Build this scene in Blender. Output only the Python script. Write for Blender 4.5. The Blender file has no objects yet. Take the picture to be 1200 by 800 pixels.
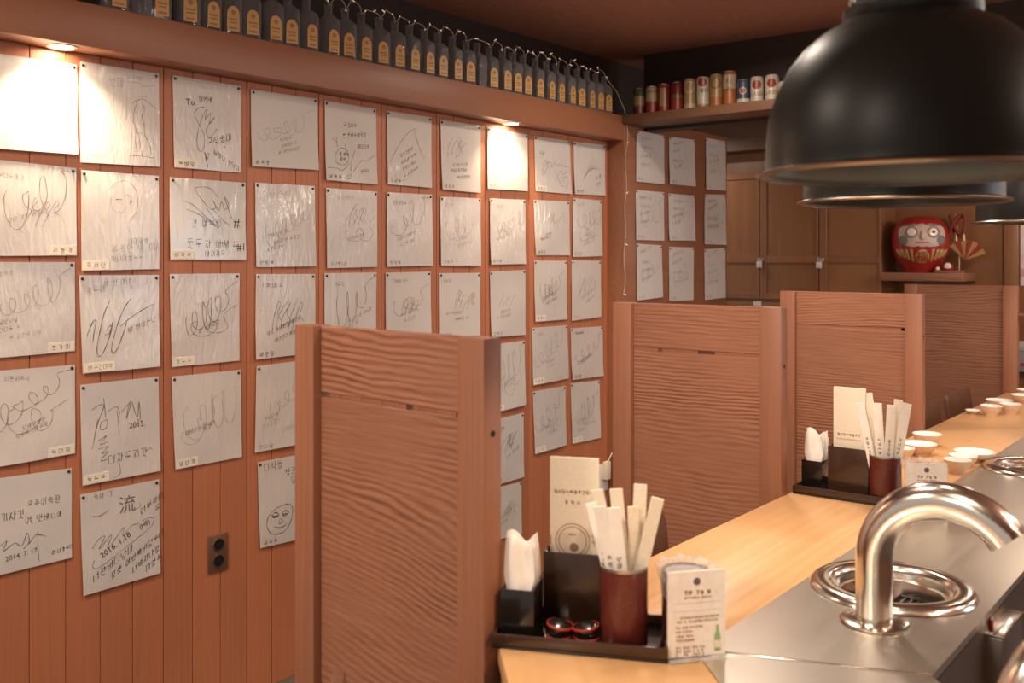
import bpy, bmesh, math, random
from mathutils import Vector, Matrix

random.seed(7)
scene = bpy.context.scene
COL = scene.collection
PI = math.pi
R = math.radians

# ------------------------------------------------------------------ camera
cam_data = bpy.data.cameras.new('camera')
cam = bpy.data.objects.new('camera', cam_data)
COL.objects.link(cam)
cam.location = (2.72, 0.0, 1.45)
cam.rotation_euler = (R(90), 0, R(38.66))
cam_data.sensor_width = 36.0
cam_data.lens = 1150 / 1200 * 36.0
cam_data.shift_y = -98 / 1200
cam_data.clip_start = 0.02
cam_data.dof.use_dof = True
cam_data.dof.focus_distance = 3.3
cam_data.dof.aperture_fstop = 4.0
scene.camera = cam

# ------------------------------------------------------------------ world, lights, exposure
world = bpy.data.worlds.new('world')
scene.world = world
world.use_nodes = True
bg = world.node_tree.nodes['Background']
bg.inputs['Color'].default_value = (1.0, 0.86, 0.76, 1)
bg.inputs['Strength'].default_value = 0.30

WARM = (1.0, 0.74, 0.50)
NEUTRAL = (1.0, 0.84, 0.70)


def area_lamp(name, loc, energy, size, color=NEUTRAL, aim=None, spread=170):
    l = bpy.data.lights.new(name, 'AREA')
    l.shape = 'DISK'
    l.size = size
    l.energy = energy
    l.color = color
    l.spread = R(spread)
    o = bpy.data.objects.new(name, l)
    COL.objects.link(o)
    o.location = loc
    if aim:
        d = Vector(aim) - Vector(loc)
        o.rotation_euler = d.to_track_quat('-Z', 'Y').to_euler()
    return o


def globe_lamp(name, loc, energy, radius, color=NEUTRAL):
    l = bpy.data.lights.new(name, 'POINT')
    l.energy = energy
    l.shadow_soft_size = radius
    l.color = color
    o = bpy.data.objects.new(name, l)
    COL.objects.link(o)
    o.location = loc
    return o


def spot_lamp(name, loc, aim, energy, angle, blend, radius, color=WARM):
    l = bpy.data.lights.new(name, 'SPOT')
    l.energy = energy
    l.spot_size = R(angle)
    l.spot_blend = blend
    l.shadow_soft_size = radius
    l.color = color
    o = bpy.data.objects.new(name, l)
    COL.objects.link(o)
    o.location = loc
    d = Vector(aim) - Vector(loc)
    o.rotation_euler = d.to_track_quat('-Z', 'Y').to_euler()
    return o


# unseen lamps of the room, over aisle, seats, kitchen and back
area_lamp('aisle_ceiling_lamp', (0.95, 0.15, 2.46), 20, 0.16)
area_lamp('aisle_ceiling_lamp_behind', (1.9, -0.9, 2.46), 30, 0.30)
area_lamp('booth_fill_lamp', (1.40, 1.95, 2.46), 6, 0.20)  # fill light added over the seats to brighten the second screen
area_lamp('booth_fill_lamp_far', (0.95, 3.55, 2.46), 9, 0.20)  # added to lift the papers on the end panel; no fixture known
area_lamp('kitchen_ceiling_lamp', (3.6, 2.6, 2.46), 6, 0.30)
area_lamp('back_room_lamp', (-0.55, 5.55, 2.30), 4.0, 0.12)
globe_lamp('glint_lamp_back', (1.80, 5.45, 1.80), 6.0, 0.06)  # added out of view for the far wall and glints on the sleeves
globe_lamp('glint_lamp_far', (3.4, 5.2, 2.02), 16.0, 0.08)  # invented source, placed to mirror as highlights in the middle paper sleeves
globe_lamp('glint_lamp_near', (3.45, 3.6, 2.20), 13.0, 0.08)  # another unseen source, put here for highlights on sleeves further left
globe_lamp('kitchen_side_lamp', (3.7, 1.9, 2.10), 10.0, 0.06)
# unseen fill spots, added to brighten the second and third screens
spot_lamp('screen_fill_spot', (1.95, 1.25, 2.44), (1.30, 2.75, 1.0), 60, 62, 0.9, 0.04, NEUTRAL)
spot_lamp('screen_fill_spot_far', (1.95, 2.70, 2.44), (1.30, 4.15, 1.0), 50, 62, 0.9, 0.04, NEUTRAL)

scene.view_settings.view_transform = 'Standard'
scene.view_settings.look = 'None'
scene.view_settings.exposure = 0.70
scene.view_settings.gamma = 1.0
scene.view_settings.use_curve_mapping = False


# ------------------------------------------------------------------ mesh helpers
class MB:
    """Collects simple shapes and links them as one mesh object."""
    def __init__(self):
        self.v = []
        self.f = []

    def add(self, vs, fs):
        n = len(self.v)
        self.v += [tuple(p) for p in vs]
        self.f += [tuple(i + n for i in f) for f in fs]
        return self

    def box(self, lo, hi, m=None):
        x0, y0, z0 = lo
        x1, y1, z1 = hi
        vs = [(x0, y0, z0), (x1, y0, z0), (x1, y1, z0), (x0, y1, z0),
              (x0, y0, z1), (x1, y0, z1), (x1, y1, z1), (x0, y1, z1)]
        if m is not None:
            vs = [tuple(m @ Vector(p)) for p in vs]
        return self.add(vs, [(0, 3, 2, 1), (4, 5, 6, 7), (0, 1, 5, 4), (1, 2, 6, 5), (2, 3, 7, 6), (3, 0, 4, 7)])

    def lathe(self, prof, c=(0, 0, 0), n=32, closed=False, m=None, sx=1, sy=1):
        """prof: list of (r, z), revolved about z. A radius of 0 makes a pole."""
        vs, fs, rings = [], [], []
        for r, z in prof:
            if r < 1e-6:
                rings.append([len(vs)])
                vs.append((c[0], c[1], c[2] + z))
            else:
                rings.append(list(range(len(vs), len(vs) + n)))
                for k in range(n):
                    a = 2 * PI * k / n
                    vs.append((c[0] + r * sx * math.cos(a), c[1] + r * sy * math.sin(a), c[2] + z))
        pairs = list(zip(rings[:-1], rings[1:]))
        if closed:
            pairs.append((rings[-1], rings[0]))
        for a, b in pairs:
            for k in range(n):
                k2 = (k + 1) % n
                if len(a) == 1 and len(b) == 1:
                    continue
                if len(a) == 1:
                    fs.append((a[0], b[k2], b[k]))
                elif len(b) == 1:
                    fs.append((a[k], a[k2], b[0]))
                else:
                    fs.append((a[k], a[k2], b[k2], b[k]))
        if m is not None:
            vs = [tuple(m @ Vector(p)) for p in vs]
        return self.add(vs, fs)

    def tube(self, path, r, n=8, caps=True):
        path = [Vector(p) for p in path]
        vs, fs = [], []
        up = Vector((0.13, 0.21, 0.97)).normalized()
        prev = None
        for i, p in enumerate(path):
            t = (path[min(i + 1, len(path) - 1)] - path[max(i - 1, 0)]).normalized()
            if prev is None:
                u = t.cross(up)
                if u.length < 1e-3:
                    u = t.cross(Vector((1, 0, 0)))
                u.normalize()
            else:
                u = (prev - t * prev.dot(t)).normalized()
            prev = u
            w = t.cross(u)
            rr = r[i] if isinstance(r, (list, tuple)) else r
            for k in range(n):
                a = 2 * PI * k / n
                vs.append(p + (u * math.cos(a) + w * math.sin(a)) * rr)
        for i in range(len(path) - 1):
            for k in range(n):
                k2 = (k + 1) % n
                fs.append((i * n + k, i * n + k2, (i + 1) * n + k2, (i + 1) * n + k))
        if caps:
            fs.append(tuple(reversed(range(n))))
            fs.append(tuple((len(path) - 1) * n + k for k in range(n)))
        return self.add(vs, fs)

    def prism(self, pts, z0, z1, m=None):
        n = len(pts)
        vs = [(x, y, z0) for x, y in pts] + [(x, y, z1) for x, y in pts]
        fs = [tuple(reversed(range(n))), tuple(range(n, 2 * n))]
        for k in range(n):
            k2 = (k + 1) % n
            fs.append((k, k2, n + k2, n + k))
        if m is not None:
            vs = [tuple(m @ Vector(p)) for p in vs]
        return self.add(vs, fs)

    def build(self, name, mat, parent=None, smooth=False, bevel=0, loc=None, angle=35, segs=2):
        me = bpy.data.meshes.new(name)
        me.from_pydata(self.v, [], self.f)
        bm = bmesh.new()
        bm.from_mesh(me)
        bmesh.ops.recalc_face_normals(bm, faces=bm.faces)
        if bevel:
            es = [e for e in bm.edges if len(e.link_faces) == 2 and e.calc_face_angle(0) > R(25)]
            bmesh.ops.bevel(bm, geom=es, offset=bevel, segments=segs, affect='EDGES', profile=0.5, clamp_overlap=True)
        bm.to_mesh(me)
        bm.free()
        if smooth or bevel:
            me.shade_smooth()
            me.set_sharp_from_angle(angle=R(angle))
        me.materials.append(mat)
        o = bpy.data.objects.new(name, me)
        COL.objects.link(o)
        if parent:
            o.parent = parent
        if loc:
            o.location = loc
        return o


def thing(name, label, cat, loc=(0, 0, 0), rz=0.0, group=None):
    o = bpy.data.objects.new(name, None)
    o.empty_display_size = 0.05
    COL.objects.link(o)
    o.location = loc
    o.rotation_euler = (0, 0, rz)
    return tag(o, label, cat, group)


def tag(o, label, cat, group=None):
    o['label'] = label
    o['category'] = cat
    if group:
        o['group'] = group
    return o


def struct(o):
    o['kind'] = 'structure'
    return o


def share(o, name, parent, loc=(0, 0, 0), rot=(0, 0, 0), scale=(1, 1, 1)):
    """A copy that shares mesh data."""
    c = o.copy()
    c.name = name
    COL.objects.link(c)
    c.parent = parent
    c.location = loc
    c.rotation_euler = rot
    c.scale = scale
    return c


def copy_tree(o, parent=None):
    c = o.copy()
    COL.objects.link(c)
    c.parent = parent
    for ch in list(o.children):
        copy_tree(ch, c)
    return c


_text_cache = {}


def text_mesh(s, size=1.0):
    """Flat glyph outlines as (verts2d, faces), centred on x, baseline at 0."""
    key = (s, size)
    if key not in _text_cache:
        cu = bpy.data.curves.new('glyphs', 'FONT')
        cu.body = s
        cu.size = size
        cu.align_x = 'CENTER'
        cu.resolution_u = 2
        o = bpy.data.objects.new('glyphs', cu)
        COL.objects.link(o)
        dg = bpy.context.evaluated_depsgraph_get()
        me = o.evaluated_get(dg).to_mesh()
        vs = [(v.co.x, v.co.y) for v in me.vertices]
        fs = [tuple(p.vertices) for p in me.polygons]
        o.evaluated_get(dg).to_mesh_clear()
        bpy.data.objects.remove(o)
        bpy.data.curves.remove(cu)
        _text_cache[key] = (vs, fs)
    return _text_cache[key]


# ------------------------------------------------------------------ materials
def new_mat(name):
    m = bpy.data.materials.new(name)
    m.use_nodes = True
    nt = m.node_tree
    return m, nt, nt.nodes['Principled BSDF']


def plain(name, color, rough=0.5, metal=0.0, coat=0.0, bump=0.0, bscale=60.0, vary=0.06, spec=0.5, **kw):
    """A procedural material: a base colour with slight noise variation and optional fine relief."""
    m, nt, b = new_mat(name)
    N, L = nt.nodes, nt.links
    tc = N.new('ShaderNodeTexCoord')
    no = N.new('ShaderNodeTexNoise')
    no.inputs['Scale'].default_value = bscale
    no.inputs['Detail'].default_value = 3
    L.new(tc.outputs['Object'], no.inputs['Vector'])
    rp = N.new('ShaderNodeValToRGB')
    rp.color_ramp.elements[0].position = 0.3
    rp.color_ramp.elements[1].position = 0.7
    rp.color_ramp.elements[0].color = (*[c * (1 - vary) for c in color], 1)
    rp.color_ramp.elements[1].color = (*[min(1, c * (1 + vary)) for c in color], 1)
    L.new(no.outputs['Fac'], rp.inputs['Fac'])
    L.new(rp.outputs['Color'], b.inputs['Base Color'])
    b.inputs['Roughness'].default_value = rough
    b.inputs['Metallic'].default_value = metal
    b.inputs['Coat Weight'].default_value = coat
    b.inputs['Specular IOR Level'].default_value = spec
    for k, v in kw.items():
        b.inputs[k.replace('_', ' ')].default_value = v
    if bump:
        bp = N.new('ShaderNodeBump')
        bp.inputs['Strength'].default_value = bump
        bp.inputs['Distance'].default_value = 0.002
        L.new(no.outputs['Fac'], bp.inputs['Height'])
        L.new(bp.outputs['Normal'], b.inputs['Normal'])
    return m


def wood(name, dark, light, axis=0, rings=9.0, scale=4.0, stretch=0.10, rough=0.5, fibre=0.35, knots=False, contrast=1.0, coat=0.0, shift=0.0, lin=0.0, jitter=1.2, fine=170, blotch=0.25):
    """Wood with contour-like growth rings and fine fibres; the grain runs along the axis."""
    m, nt, b = new_mat(name)
    N, L = nt.nodes, nt.links
    tc = N.new('ShaderNodeTexCoord')
    oi = N.new('ShaderNodeObjectInfo')
    mul = N.new('ShaderNodeMath'); mul.operation = 'MULTIPLY'; mul.inputs[1].default_value = 37.0
    L.new(oi.outputs['Random'], mul.inputs[0])
    addv = N.new('ShaderNodeVectorMath'); addv.operation = 'ADD'
    L.new(tc.outputs['Object'], addv.inputs[0])
    L.new(mul.outputs[0], addv.inputs[1])
    mp = N.new('ShaderNodeMapping')
    s = [1.0, 1.0, 1.0]
    s[axis] = stretch
    mp.inputs['Scale'].default_value = s
    mp.inputs['Location'].default_value = (shift, shift * 0.7, shift * 1.3)
    L.new(addv.outputs[0], mp.inputs['Vector'])
    n1 = N.new('ShaderNodeTexNoise')
    n1.inputs['Scale'].default_value = scale
    n1.inputs['Detail'].default_value = 1.5
    n1.inputs['Roughness'].default_value = 0.4
    n1.inputs['Distortion'].default_value = 0.25
    L.new(mp.outputs[0], n1.inputs['Vector'])
    k = N.new('ShaderNodeMath'); k.operation = 'MULTIPLY_ADD'; k.inputs[1].default_value = rings * 2 * PI
    L.new(n1.outputs['Fac'], k.inputs[0])
    dt = N.new('ShaderNodeVectorMath'); dt.operation = 'DOT_PRODUCT'
    across = [0.5, 0.5, 1.0] if axis == 0 else ([1.0, 0.5, 0.3] if axis == 1 else [0.8, 1.0, 0.0])
    across[axis] = 0.0
    dt.inputs[1].default_value = [c * lin * 2 * PI for c in across]
    L.new(addv.outputs[0], dt.inputs[0])
    L.new(dt.outputs['Value'], k.inputs[2])
    mpj = N.new('ShaderNodeMapping')
    sj = [1.0, 1.0, 1.0]
    sj[axis] = stretch * 0.8
    mpj.inputs['Scale'].default_value = sj
    L.new(addv.outputs[0], mpj.inputs['Vector'])
    nj = N.new('ShaderNodeTexNoise')
    nj.inputs['Scale'].default_value = 26
    nj.inputs['Detail'].default_value = 3
    L.new(mpj.outputs[0], nj.inputs['Vector'])
    kj = N.new('ShaderNodeMath'); kj.operation = 'MULTIPLY_ADD'; kj.inputs[1].default_value = jitter * 2 * PI
    L.new(nj.outputs['Fac'], kj.inputs[0])
    L.new(k.outputs[0], kj.inputs[2])
    sn0 = N.new('ShaderNodeMath'); sn0.operation = 'SINE'
    L.new(kj.outputs[0], sn0.inputs[0])
    nf = N.new('ShaderNodeTexNoise')
    nf.inputs['Scale'].default_value = 5.5
    nf.inputs['Detail'].default_value = 2
    L.new(mpj.outputs[0], nf.inputs['Vector'])
    mf = N.new('ShaderNodeMapRange')
    mf.inputs['From Min'].default_value = 0.38
    mf.inputs['From Max'].default_value = 0.66
    mf.inputs['To Min'].default_value = 0.12
    L.new(nf.outputs['Fac'], mf.inputs['Value'])
    sn = N.new('ShaderNodeMath'); sn.operation = 'MULTIPLY'
    L.new(sn0.outputs[0], sn.inputs[0])
    L.new(mf.outputs[0], sn.inputs[1])
    mr = N.new('ShaderNodeMapRange')
    mr.inputs['From Min'].default_value = -1
    mr.inputs['From Max'].default_value = 1
    L.new(sn.outputs[0], mr.inputs['Value'])
    # fibres
    mp2 = N.new('ShaderNodeMapping')
    s2 = [1.0, 1.0, 1.0]
    s2[axis] = 0.025
    mp2.inputs['Scale'].default_value = s2
    L.new(addv.outputs[0], mp2.inputs['Vector'])
    n2 = N.new('ShaderNodeTexNoise')
    n2.inputs['Scale'].default_value = fine
    n2.inputs['Detail'].default_value = 3
    L.new(mp2.outputs[0], n2.inputs['Vector'])
    n3 = N.new('ShaderNodeTexNoise')
    n3.inputs['Scale'].default_value = 2.2
    n3.inputs['Detail'].default_value = 2
    L.new(addv.outputs[0], n3.inputs['Vector'])
    mix = N.new('ShaderNodeMix')
    mix.data_type = 'FLOAT'
    mix.inputs['Factor'].default_value = fibre
    pw = N.new('ShaderNodeMath'); pw.operation = 'POWER'; pw.inputs[1].default_value = 0.6
    L.new(mr.outputs[0], pw.inputs[0])
    L.new(pw.outputs[0], mix.inputs['A'])
    L.new(n2.outputs['Fac'], mix.inputs['B'])
    mix2 = N.new('ShaderNodeMix')
    mix2.data_type = 'FLOAT'
    mix2.inputs['Factor'].default_value = blotch
    L.new(mix.outputs[0], mix2.inputs['A'])
    L.new(n3.outputs['Fac'], mix2.inputs['B'])
    rp = N.new('ShaderNodeValToRGB')
    e = rp.color_ramp.elements
    e[0].position = 0.5 - 0.4 / contrast
    e[1].position = 0.5 + 0.4 / contrast
    e[0].color = (*dark, 1)
    e[1].color = (*light, 1)
    L.new(mix2.outputs[0], rp.inputs['Fac'])
    out = rp.outputs['Color']
    # every board its own tone
    hv = N.new('ShaderNodeHueSaturation')
    mv = N.new('ShaderNodeMapRange')
    mv.inputs['To Min'].default_value = 0.90
    mv.inputs['To Max'].default_value = 1.10
    L.new(oi.outputs['Random'], mv.inputs['Value'])
    L.new(mv.outputs[0], hv.inputs['Value'])
    L.new(out, hv.inputs['Color'])
    out = hv.outputs['Color']
    if knots:
        vo = N.new('ShaderNodeTexVoronoi')
        vo.inputs['Scale'].default_value = 4.2
        mpk = N.new('ShaderNodeMapping')
        sk = [1.7, 1.7, 1.0]
        sk[axis] = 0.9
        mpk.inputs['Scale'].default_value = sk
        L.new(addv.outputs[0], mpk.inputs['Vector'])
        L.new(mpk.outputs[0], vo.inputs['Vector'])
        lt = N.new('ShaderNodeMapRange')
        lt.inputs['From Min'].default_value = 0.045
        lt.inputs['From Max'].default_value = 0.075
        lt.inputs['To Min'].default_value = 0.75
        lt.inputs['To Max'].default_value = 0.0
        L.new(vo.outputs['Distance'], lt.inputs['Value'])
        mk = N.new('ShaderNodeMix')
        mk.data_type = 'RGBA'
        L.new(lt.outputs[0], mk.inputs['Factor'])
        L.new(out, mk.inputs['A'])
        mk.inputs['B'].default_value = (0.40, 0.17, 0.07, 1)
        out = mk.outputs['Result']
    L.new(out, b.inputs['Base Color'])
    b.inputs['Roughness'].default_value = rough
    b.inputs['Coat Weight'].default_value = coat
    b.inputs['Coat Roughness'].default_value = 0.25
    bp = N.new('ShaderNodeBump')
    bp.inputs['Strength'].default_value = 0.15
    bp.inputs['Distance'].default_value = 0.0006
    L.new(n2.outputs['Fac'], bp.inputs['Height'])
    L.new(bp.outputs['Normal'], b.inputs['Normal'])
    return m


def sleeve_paper(name, color, scale, strength):
    """Drawing board in a creased clear plastic sleeve: matt paper under a glossy wrinkled coat."""
    m, nt, b = new_mat(name)
    N, L = nt.nodes, nt.links
    tc = N.new('ShaderNodeTexCoord')
    oi = N.new('ShaderNodeObjectInfo')
    mul = N.new('ShaderNodeMath'); mul.operation = 'MULTIPLY'; mul.inputs[1].default_value = 53.0
    L.new(oi.outputs['Random'], mul.inputs[0])
    addv = N.new('ShaderNodeVectorMath'); addv.operation = 'ADD'
    L.new(tc.outputs['Object'], addv.inputs[0])
    L.new(mul.outputs[0], addv.inputs[1])
    mp = N.new('ShaderNodeMapping')
    mp.inputs['Rotation'].default_value = (R(25), 0, 0)
    mp.inputs['Scale'].default_value = (1, 2.0, 0.5)
    L.new(addv.outputs[0], mp.inputs['Vector'])
    n1 = N.new('ShaderNodeTexNoise')
    n1.inputs['Scale'].default_value = scale
    n1.inputs['Detail'].default_value = 4
    n1.inputs['Distortion'].default_value = 1.2
    L.new(mp.outputs[0], n1.inputs['Vector'])
    vo = N.new('ShaderNodeTexVoronoi')
    vo.feature = 'DISTANCE_TO_EDGE'
    vo.inputs['Scale'].default_value = scale * 1.6
    L.new(mp.outputs[0], vo.inputs['Vector'])
    ad = N.new('ShaderNodeMath'); ad.operation = 'MULTIPLY_ADD'
    ad.inputs[1].default_value = 0.35
    L.new(vo.outputs['Distance'], ad.inputs[0])
    L.new(n1.outputs['Fac'], ad.inputs[2])
    bp = N.new('ShaderNodeBump')
    bp.inputs['Strength'].default_value = strength
    bp.inputs['Distance'].default_value = 0.0032
    L.new(ad.outputs[0], bp.inputs['Height'])
    bp2 = N.new('ShaderNodeBump')
    bp2.inputs['Strength'].default_value = strength * 0.16
    bp2.inputs['Distance'].default_value = 0.012
    L.new(n1.outputs['Fac'], bp2.inputs['Height'])
    b.inputs['Base Color'].default_value = (*color, 1)
    b.inputs['Roughness'].default_value = 0.6
    b.inputs['Coat Weight'].default_value = 1.0
    b.inputs['Coat Roughness'].default_value = 0.13
    L.new(bp.outputs['Normal'], b.inputs['Coat Normal'])
    L.new(bp2.outputs['Normal'], b.inputs['Normal'])
    return m


def glass(name, color, rough=0.03, ior=1.45):
    m, nt, b = new_mat(name)
    N, L = nt.nodes, nt.links
    tc = N.new('ShaderNodeTexCoord')
    no = N.new('ShaderNodeTexVoronoi')
    no.inputs['Scale'].default_value = 90
    L.new(tc.outputs['Object'], no.inputs['Vector'])
    bp = N.new('ShaderNodeBump')
    bp.inputs['Strength'].default_value = 0.12
    bp.inputs['Distance'].default_value = 0.003
    L.new(no.outputs['Distance'], bp.inputs['Height'])
    L.new(bp.outputs['Normal'], b.inputs['Normal'])
    b.inputs['Base Color'].default_value = (*color, 1)
    b.inputs['Roughness'].default_value = rough
    b.inputs['IOR'].default_value = ior
    b.inputs['Transmission Weight'].default_value = 1.0
    return m


def bottle_glass(name, color, alpha):
    """Thin-walled pressed glass seen as a see-through shell with a knobbly glossy surface."""
    m, nt, b = new_mat(name)
    N, L = nt.nodes, nt.links
    tc = N.new('ShaderNodeTexCoord')
    vo = N.new('ShaderNodeTexVoronoi')
    vo.inputs['Scale'].default_value = 75
    L.new(tc.outputs['Object'], vo.inputs['Vector'])
    bp = N.new('ShaderNodeBump')
    bp.inputs['Strength'].default_value = 0.5
    bp.inputs['Distance'].default_value = 0.004
    L.new(vo.outputs['Distance'], bp.inputs['Height'])
    L.new(bp.outputs['Normal'], b.inputs['Normal'])
    b.inputs['Base Color'].default_value = (*color, 1)
    b.inputs['Roughness'].default_value = 0.08
    b.inputs['Coat Weight'].default_value = 0.6
    lw = N.new('ShaderNodeLayerWeight')
    lw.inputs['Blend'].default_value = 0.35
    mr = N.new('ShaderNodeMapRange')
    mr.inputs['To Min'].default_value = alpha
    mr.inputs['To Max'].default_value = min(1.0, alpha + 0.7)
    L.new(lw.outputs['Facing'], mr.inputs['Value'])
    L.new(mr.outputs[0], b.inputs['Alpha'])
    return m


def steel(name, color, rough, axis=None, bump=0.03, scale=40):
    """Stainless steel with fine brushing and smudges in its gloss."""
    m, nt, b = new_mat(name)
    N, L = nt.nodes, nt.links
    tc = N.new('ShaderNodeTexCoord')
    mp = N.new('ShaderNodeMapping')
    s = [1, 1, 1]
    if axis is not None:
        s[axis] = 0.05
    mp.inputs['Scale'].default_value = s
    L.new(tc.outputs['Object'], mp.inputs['Vector'])
    no = N.new('ShaderNodeTexNoise')
    no.inputs['Scale'].default_value = scale
    no.inputs['Detail'].default_value = 4
    L.new(mp.outputs[0], no.inputs['Vector'])
    mr = N.new('ShaderNodeMapRange')
    mr.inputs['To Min'].default_value = rough * 0.88
    mr.inputs['To Max'].default_value = rough * 1.15
    L.new(no.outputs['Fac'], mr.inputs['Value'])
    L.new(mr.outputs[0], b.inputs['Roughness'])
    b.inputs['Base Color'].default_value = (*color, 1)
    b.inputs['Metallic'].default_value = 1.0
    bp = N.new('ShaderNodeBump')
    bp.inputs['Strength'].default_value = bump
    bp.inputs['Distance'].default_value = 0.001
    L.new(no.outputs['Fac'], bp.inputs['Height'])
    L.new(bp.outputs['Normal'], b.inputs['Normal'])
    return m


def emit(name, color, strength):
    m, nt, b = new_mat(name)
    b.inputs['Base Color'].default_value = (*color, 1)
    b.inputs['Emission Color'].default_value = (*color, 1)
    b.inputs['Emission Strength'].default_value = strength
    return m


M = {}
M['plank'] = wood('cedar_plank', (0.415, 0.138, 0.060), (0.560, 0.205, 0.096), axis=2, rings=5, scale=9, stretch=0.06, rough=0.5, fibre=0.6, lin=40)
M['groove'] = plain('groove_shadow_timber', (0.045, 0.018, 0.010), 0.8)
M['trim'] = wood('trim_timber', (0.225, 0.082, 0.038), (0.315, 0.125, 0.060), axis=1, rings=5, scale=8, stretch=0.05, rough=0.45, fibre=0.6, lin=30)
M['trim_x'] = wood('shelf_timber', (0.10, 0.048, 0.026), (0.19, 0.095, 0.050), axis=0, rings=5, scale=8, stretch=0.05, rough=0.5, fibre=0.6)
M['screen'] = wood('screen_board', (0.135, 0.045, 0.021), (0.410, 0.185, 0.107), axis=0, rings=15, scale=2.0, stretch=0.38, rough=0.42, fibre=0.48, contrast=1.6, lin=72, jitter=1.5, fine=330, blotch=0.15)
M['post'] = wood('screen_post', (0.235, 0.088, 0.044), (0.355, 0.150, 0.082), axis=2, rings=5, scale=10, stretch=0.05, rough=0.45, fibre=0.65, lin=60)
M['pine'] = wood('pine_counter', (0.61, 0.325, 0.135), (0.77, 0.46, 0.220), axis=1, rings=4, scale=3.0, stretch=0.06, rough=0.36, fibre=0.45, knots=True, coat=0.15, lin=26, jitter=1.8)
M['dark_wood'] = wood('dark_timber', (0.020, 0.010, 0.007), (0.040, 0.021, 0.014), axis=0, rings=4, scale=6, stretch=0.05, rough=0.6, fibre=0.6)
M['back_wood'] = wood('locker_wood', (0.225, 0.088, 0.030), (0.325, 0.142, 0.053), axis=2, rings=5, scale=7, stretch=0.07, rough=0.38, fibre=0.55, coat=0.15)
M['chair'] = wood('chair_wood', (0.10, 0.040, 0.024), (0.165, 0.072, 0.042), axis=2, rings=5, scale=9, stretch=0.06, rough=0.4, fibre=0.5)
M['ceiling'] = plain('ceiling_paint', (0.34, 0.155, 0.105), 0.85, bump=0.2, bscale=60, vary=0.12)
M['floor'] = plain('floor_tile', (0.09, 0.07, 0.06), 0.5, bscale=8, vary=0.15)
M['steel_top'] = steel('steel_sheet', (0.66, 0.61, 0.54), 0.36, axis=1, bump=0.04, scale=60)
M['chrome'] = steel('polished_steel', (0.80, 0.75, 0.67), 0.19, bump=0.01, scale=20)
M['grill_iron'] = plain('grill_iron', (0.03, 0.028, 0.026), 0.5, metal=0.6)
M['enamel'] = plain('black_enamel', (0.012, 0.011, 0.009), 0.40, bscale=120, bump=0.05, spec=0.22)
M['enamel_in'] = plain('hood_lining', (0.055, 0.05, 0.042), 0.35, metal=0.5, bump=0.05, bscale=30)
M['pale_edge'] = plain('pale_rim_metal', (0.50, 0.40, 0.31), 0.30, metal=1.0)  # pale brownish metal of hood rims and socket rings
M['lacquer'] = plain('black_lacquer', (0.010, 0.007, 0.006), 0.22, coat=0.4, bscale=30)
M['lacquer_brown'] = plain('brown_lacquer', (0.045, 0.020, 0.010), 0.28, coat=0.3, bscale=200, vary=0.2)
M['red_lacquer'] = plain('red_brown_lacquer', (0.115, 0.018, 0.012), 0.38, coat=0.25, bscale=160, vary=0.25)
M['red'] = plain('vermilion', (0.42, 0.035, 0.020), 0.35, coat=0.2)
M['cream'] = plain('cream_card', (0.80, 0.70, 0.55), 0.6, bscale=200)
M['white_paper'] = plain('white_paper', (0.86, 0.80, 0.72), 0.7, bump=0.2, bscale=30)
M['tissue'] = plain('tissue_paper', (0.90, 0.84, 0.76), 0.85, bump=0.4, bscale=25)
M['tag'] = plain('name_tag_paper', (0.82, 0.75, 0.62), 0.5)
M['ink'] = plain('black_marker', (0.035, 0.032, 0.036), 0.5)
M['ink_soft'] = plain('grey_marker', (0.16, 0.145, 0.14), 0.5)
M['ink_faint'] = plain('faded_marker', (0.34, 0.31, 0.29), 0.5)
M['ink_brown'] = plain('brown_print', (0.30, 0.17, 0.10), 0.6)
M['pin'] = plain('pin_head', (0.045, 0.035, 0.03), 0.35, metal=0.5)
M['bottle'] = bottle_glass('clear_bottle_glass', (0.36, 0.35, 0.35), 0.14)
M['bottle_label'] = plain('amber_label', (0.62, 0.33, 0.085), 0.5, bscale=80)
M['clear'] = glass('clear_plastic', (0.97, 0.97, 0.96), rough=0.06, ior=1.2)
M['wire'] = plain('clear_wire', (0.55, 0.46, 0.38), 0.35)
M['bulb_glow'] = emit('tiny_bulb', (1.0, 0.72, 0.45), 0.35)
M['lamp_glow'] = emit('lamp_disc', (1.0, 0.80, 0.58), 60.0)
M['bulb'] = emit('pendant_bulb', (1.0, 0.82, 0.62), 5.0)
M['white_china'] = plain('white_china', (0.86, 0.80, 0.73), 0.25, coat=0.3)
M['china_side'] = plain('bisque_china', (0.70, 0.50, 0.34), 0.5)
M['plate'] = plain('outlet_plate', (0.20, 0.115, 0.070), 0.35, metal=0.4)
M['black'] = plain('black_plastic', (0.008, 0.008, 0.009), 0.4)
M['white_plastic'] = plain('white_plastic', (0.72, 0.68, 0.62), 0.4)
M['gold'] = plain('gold_paint', (0.50, 0.33, 0.12), 0.4, metal=0.3)
M['pale_skin'] = plain('daruma_face', (0.58, 0.45, 0.38), 0.5)
M['daruma_red'] = plain('daruma_red', (0.36, 0.022, 0.016), 0.32, coat=0.3)
M['green'] = plain('print_green', (0.30, 0.46, 0.20), 0.5)
M['silver'] = plain('can_metal', (0.55, 0.53, 0.50), 0.3, metal=1.0)
PAPER = [sleeve_paper('sleeved_paper_%s' % n, c, s, st) for n, c, s, st in (
    ('smooth', (0.66, 0.615, 0.565), 9, 0.55), ('creased', (0.67, 0.62, 0.57), 14, 0.9), ('wrinkled', (0.655, 0.605, 0.56), 22, 1.0))]

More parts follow.
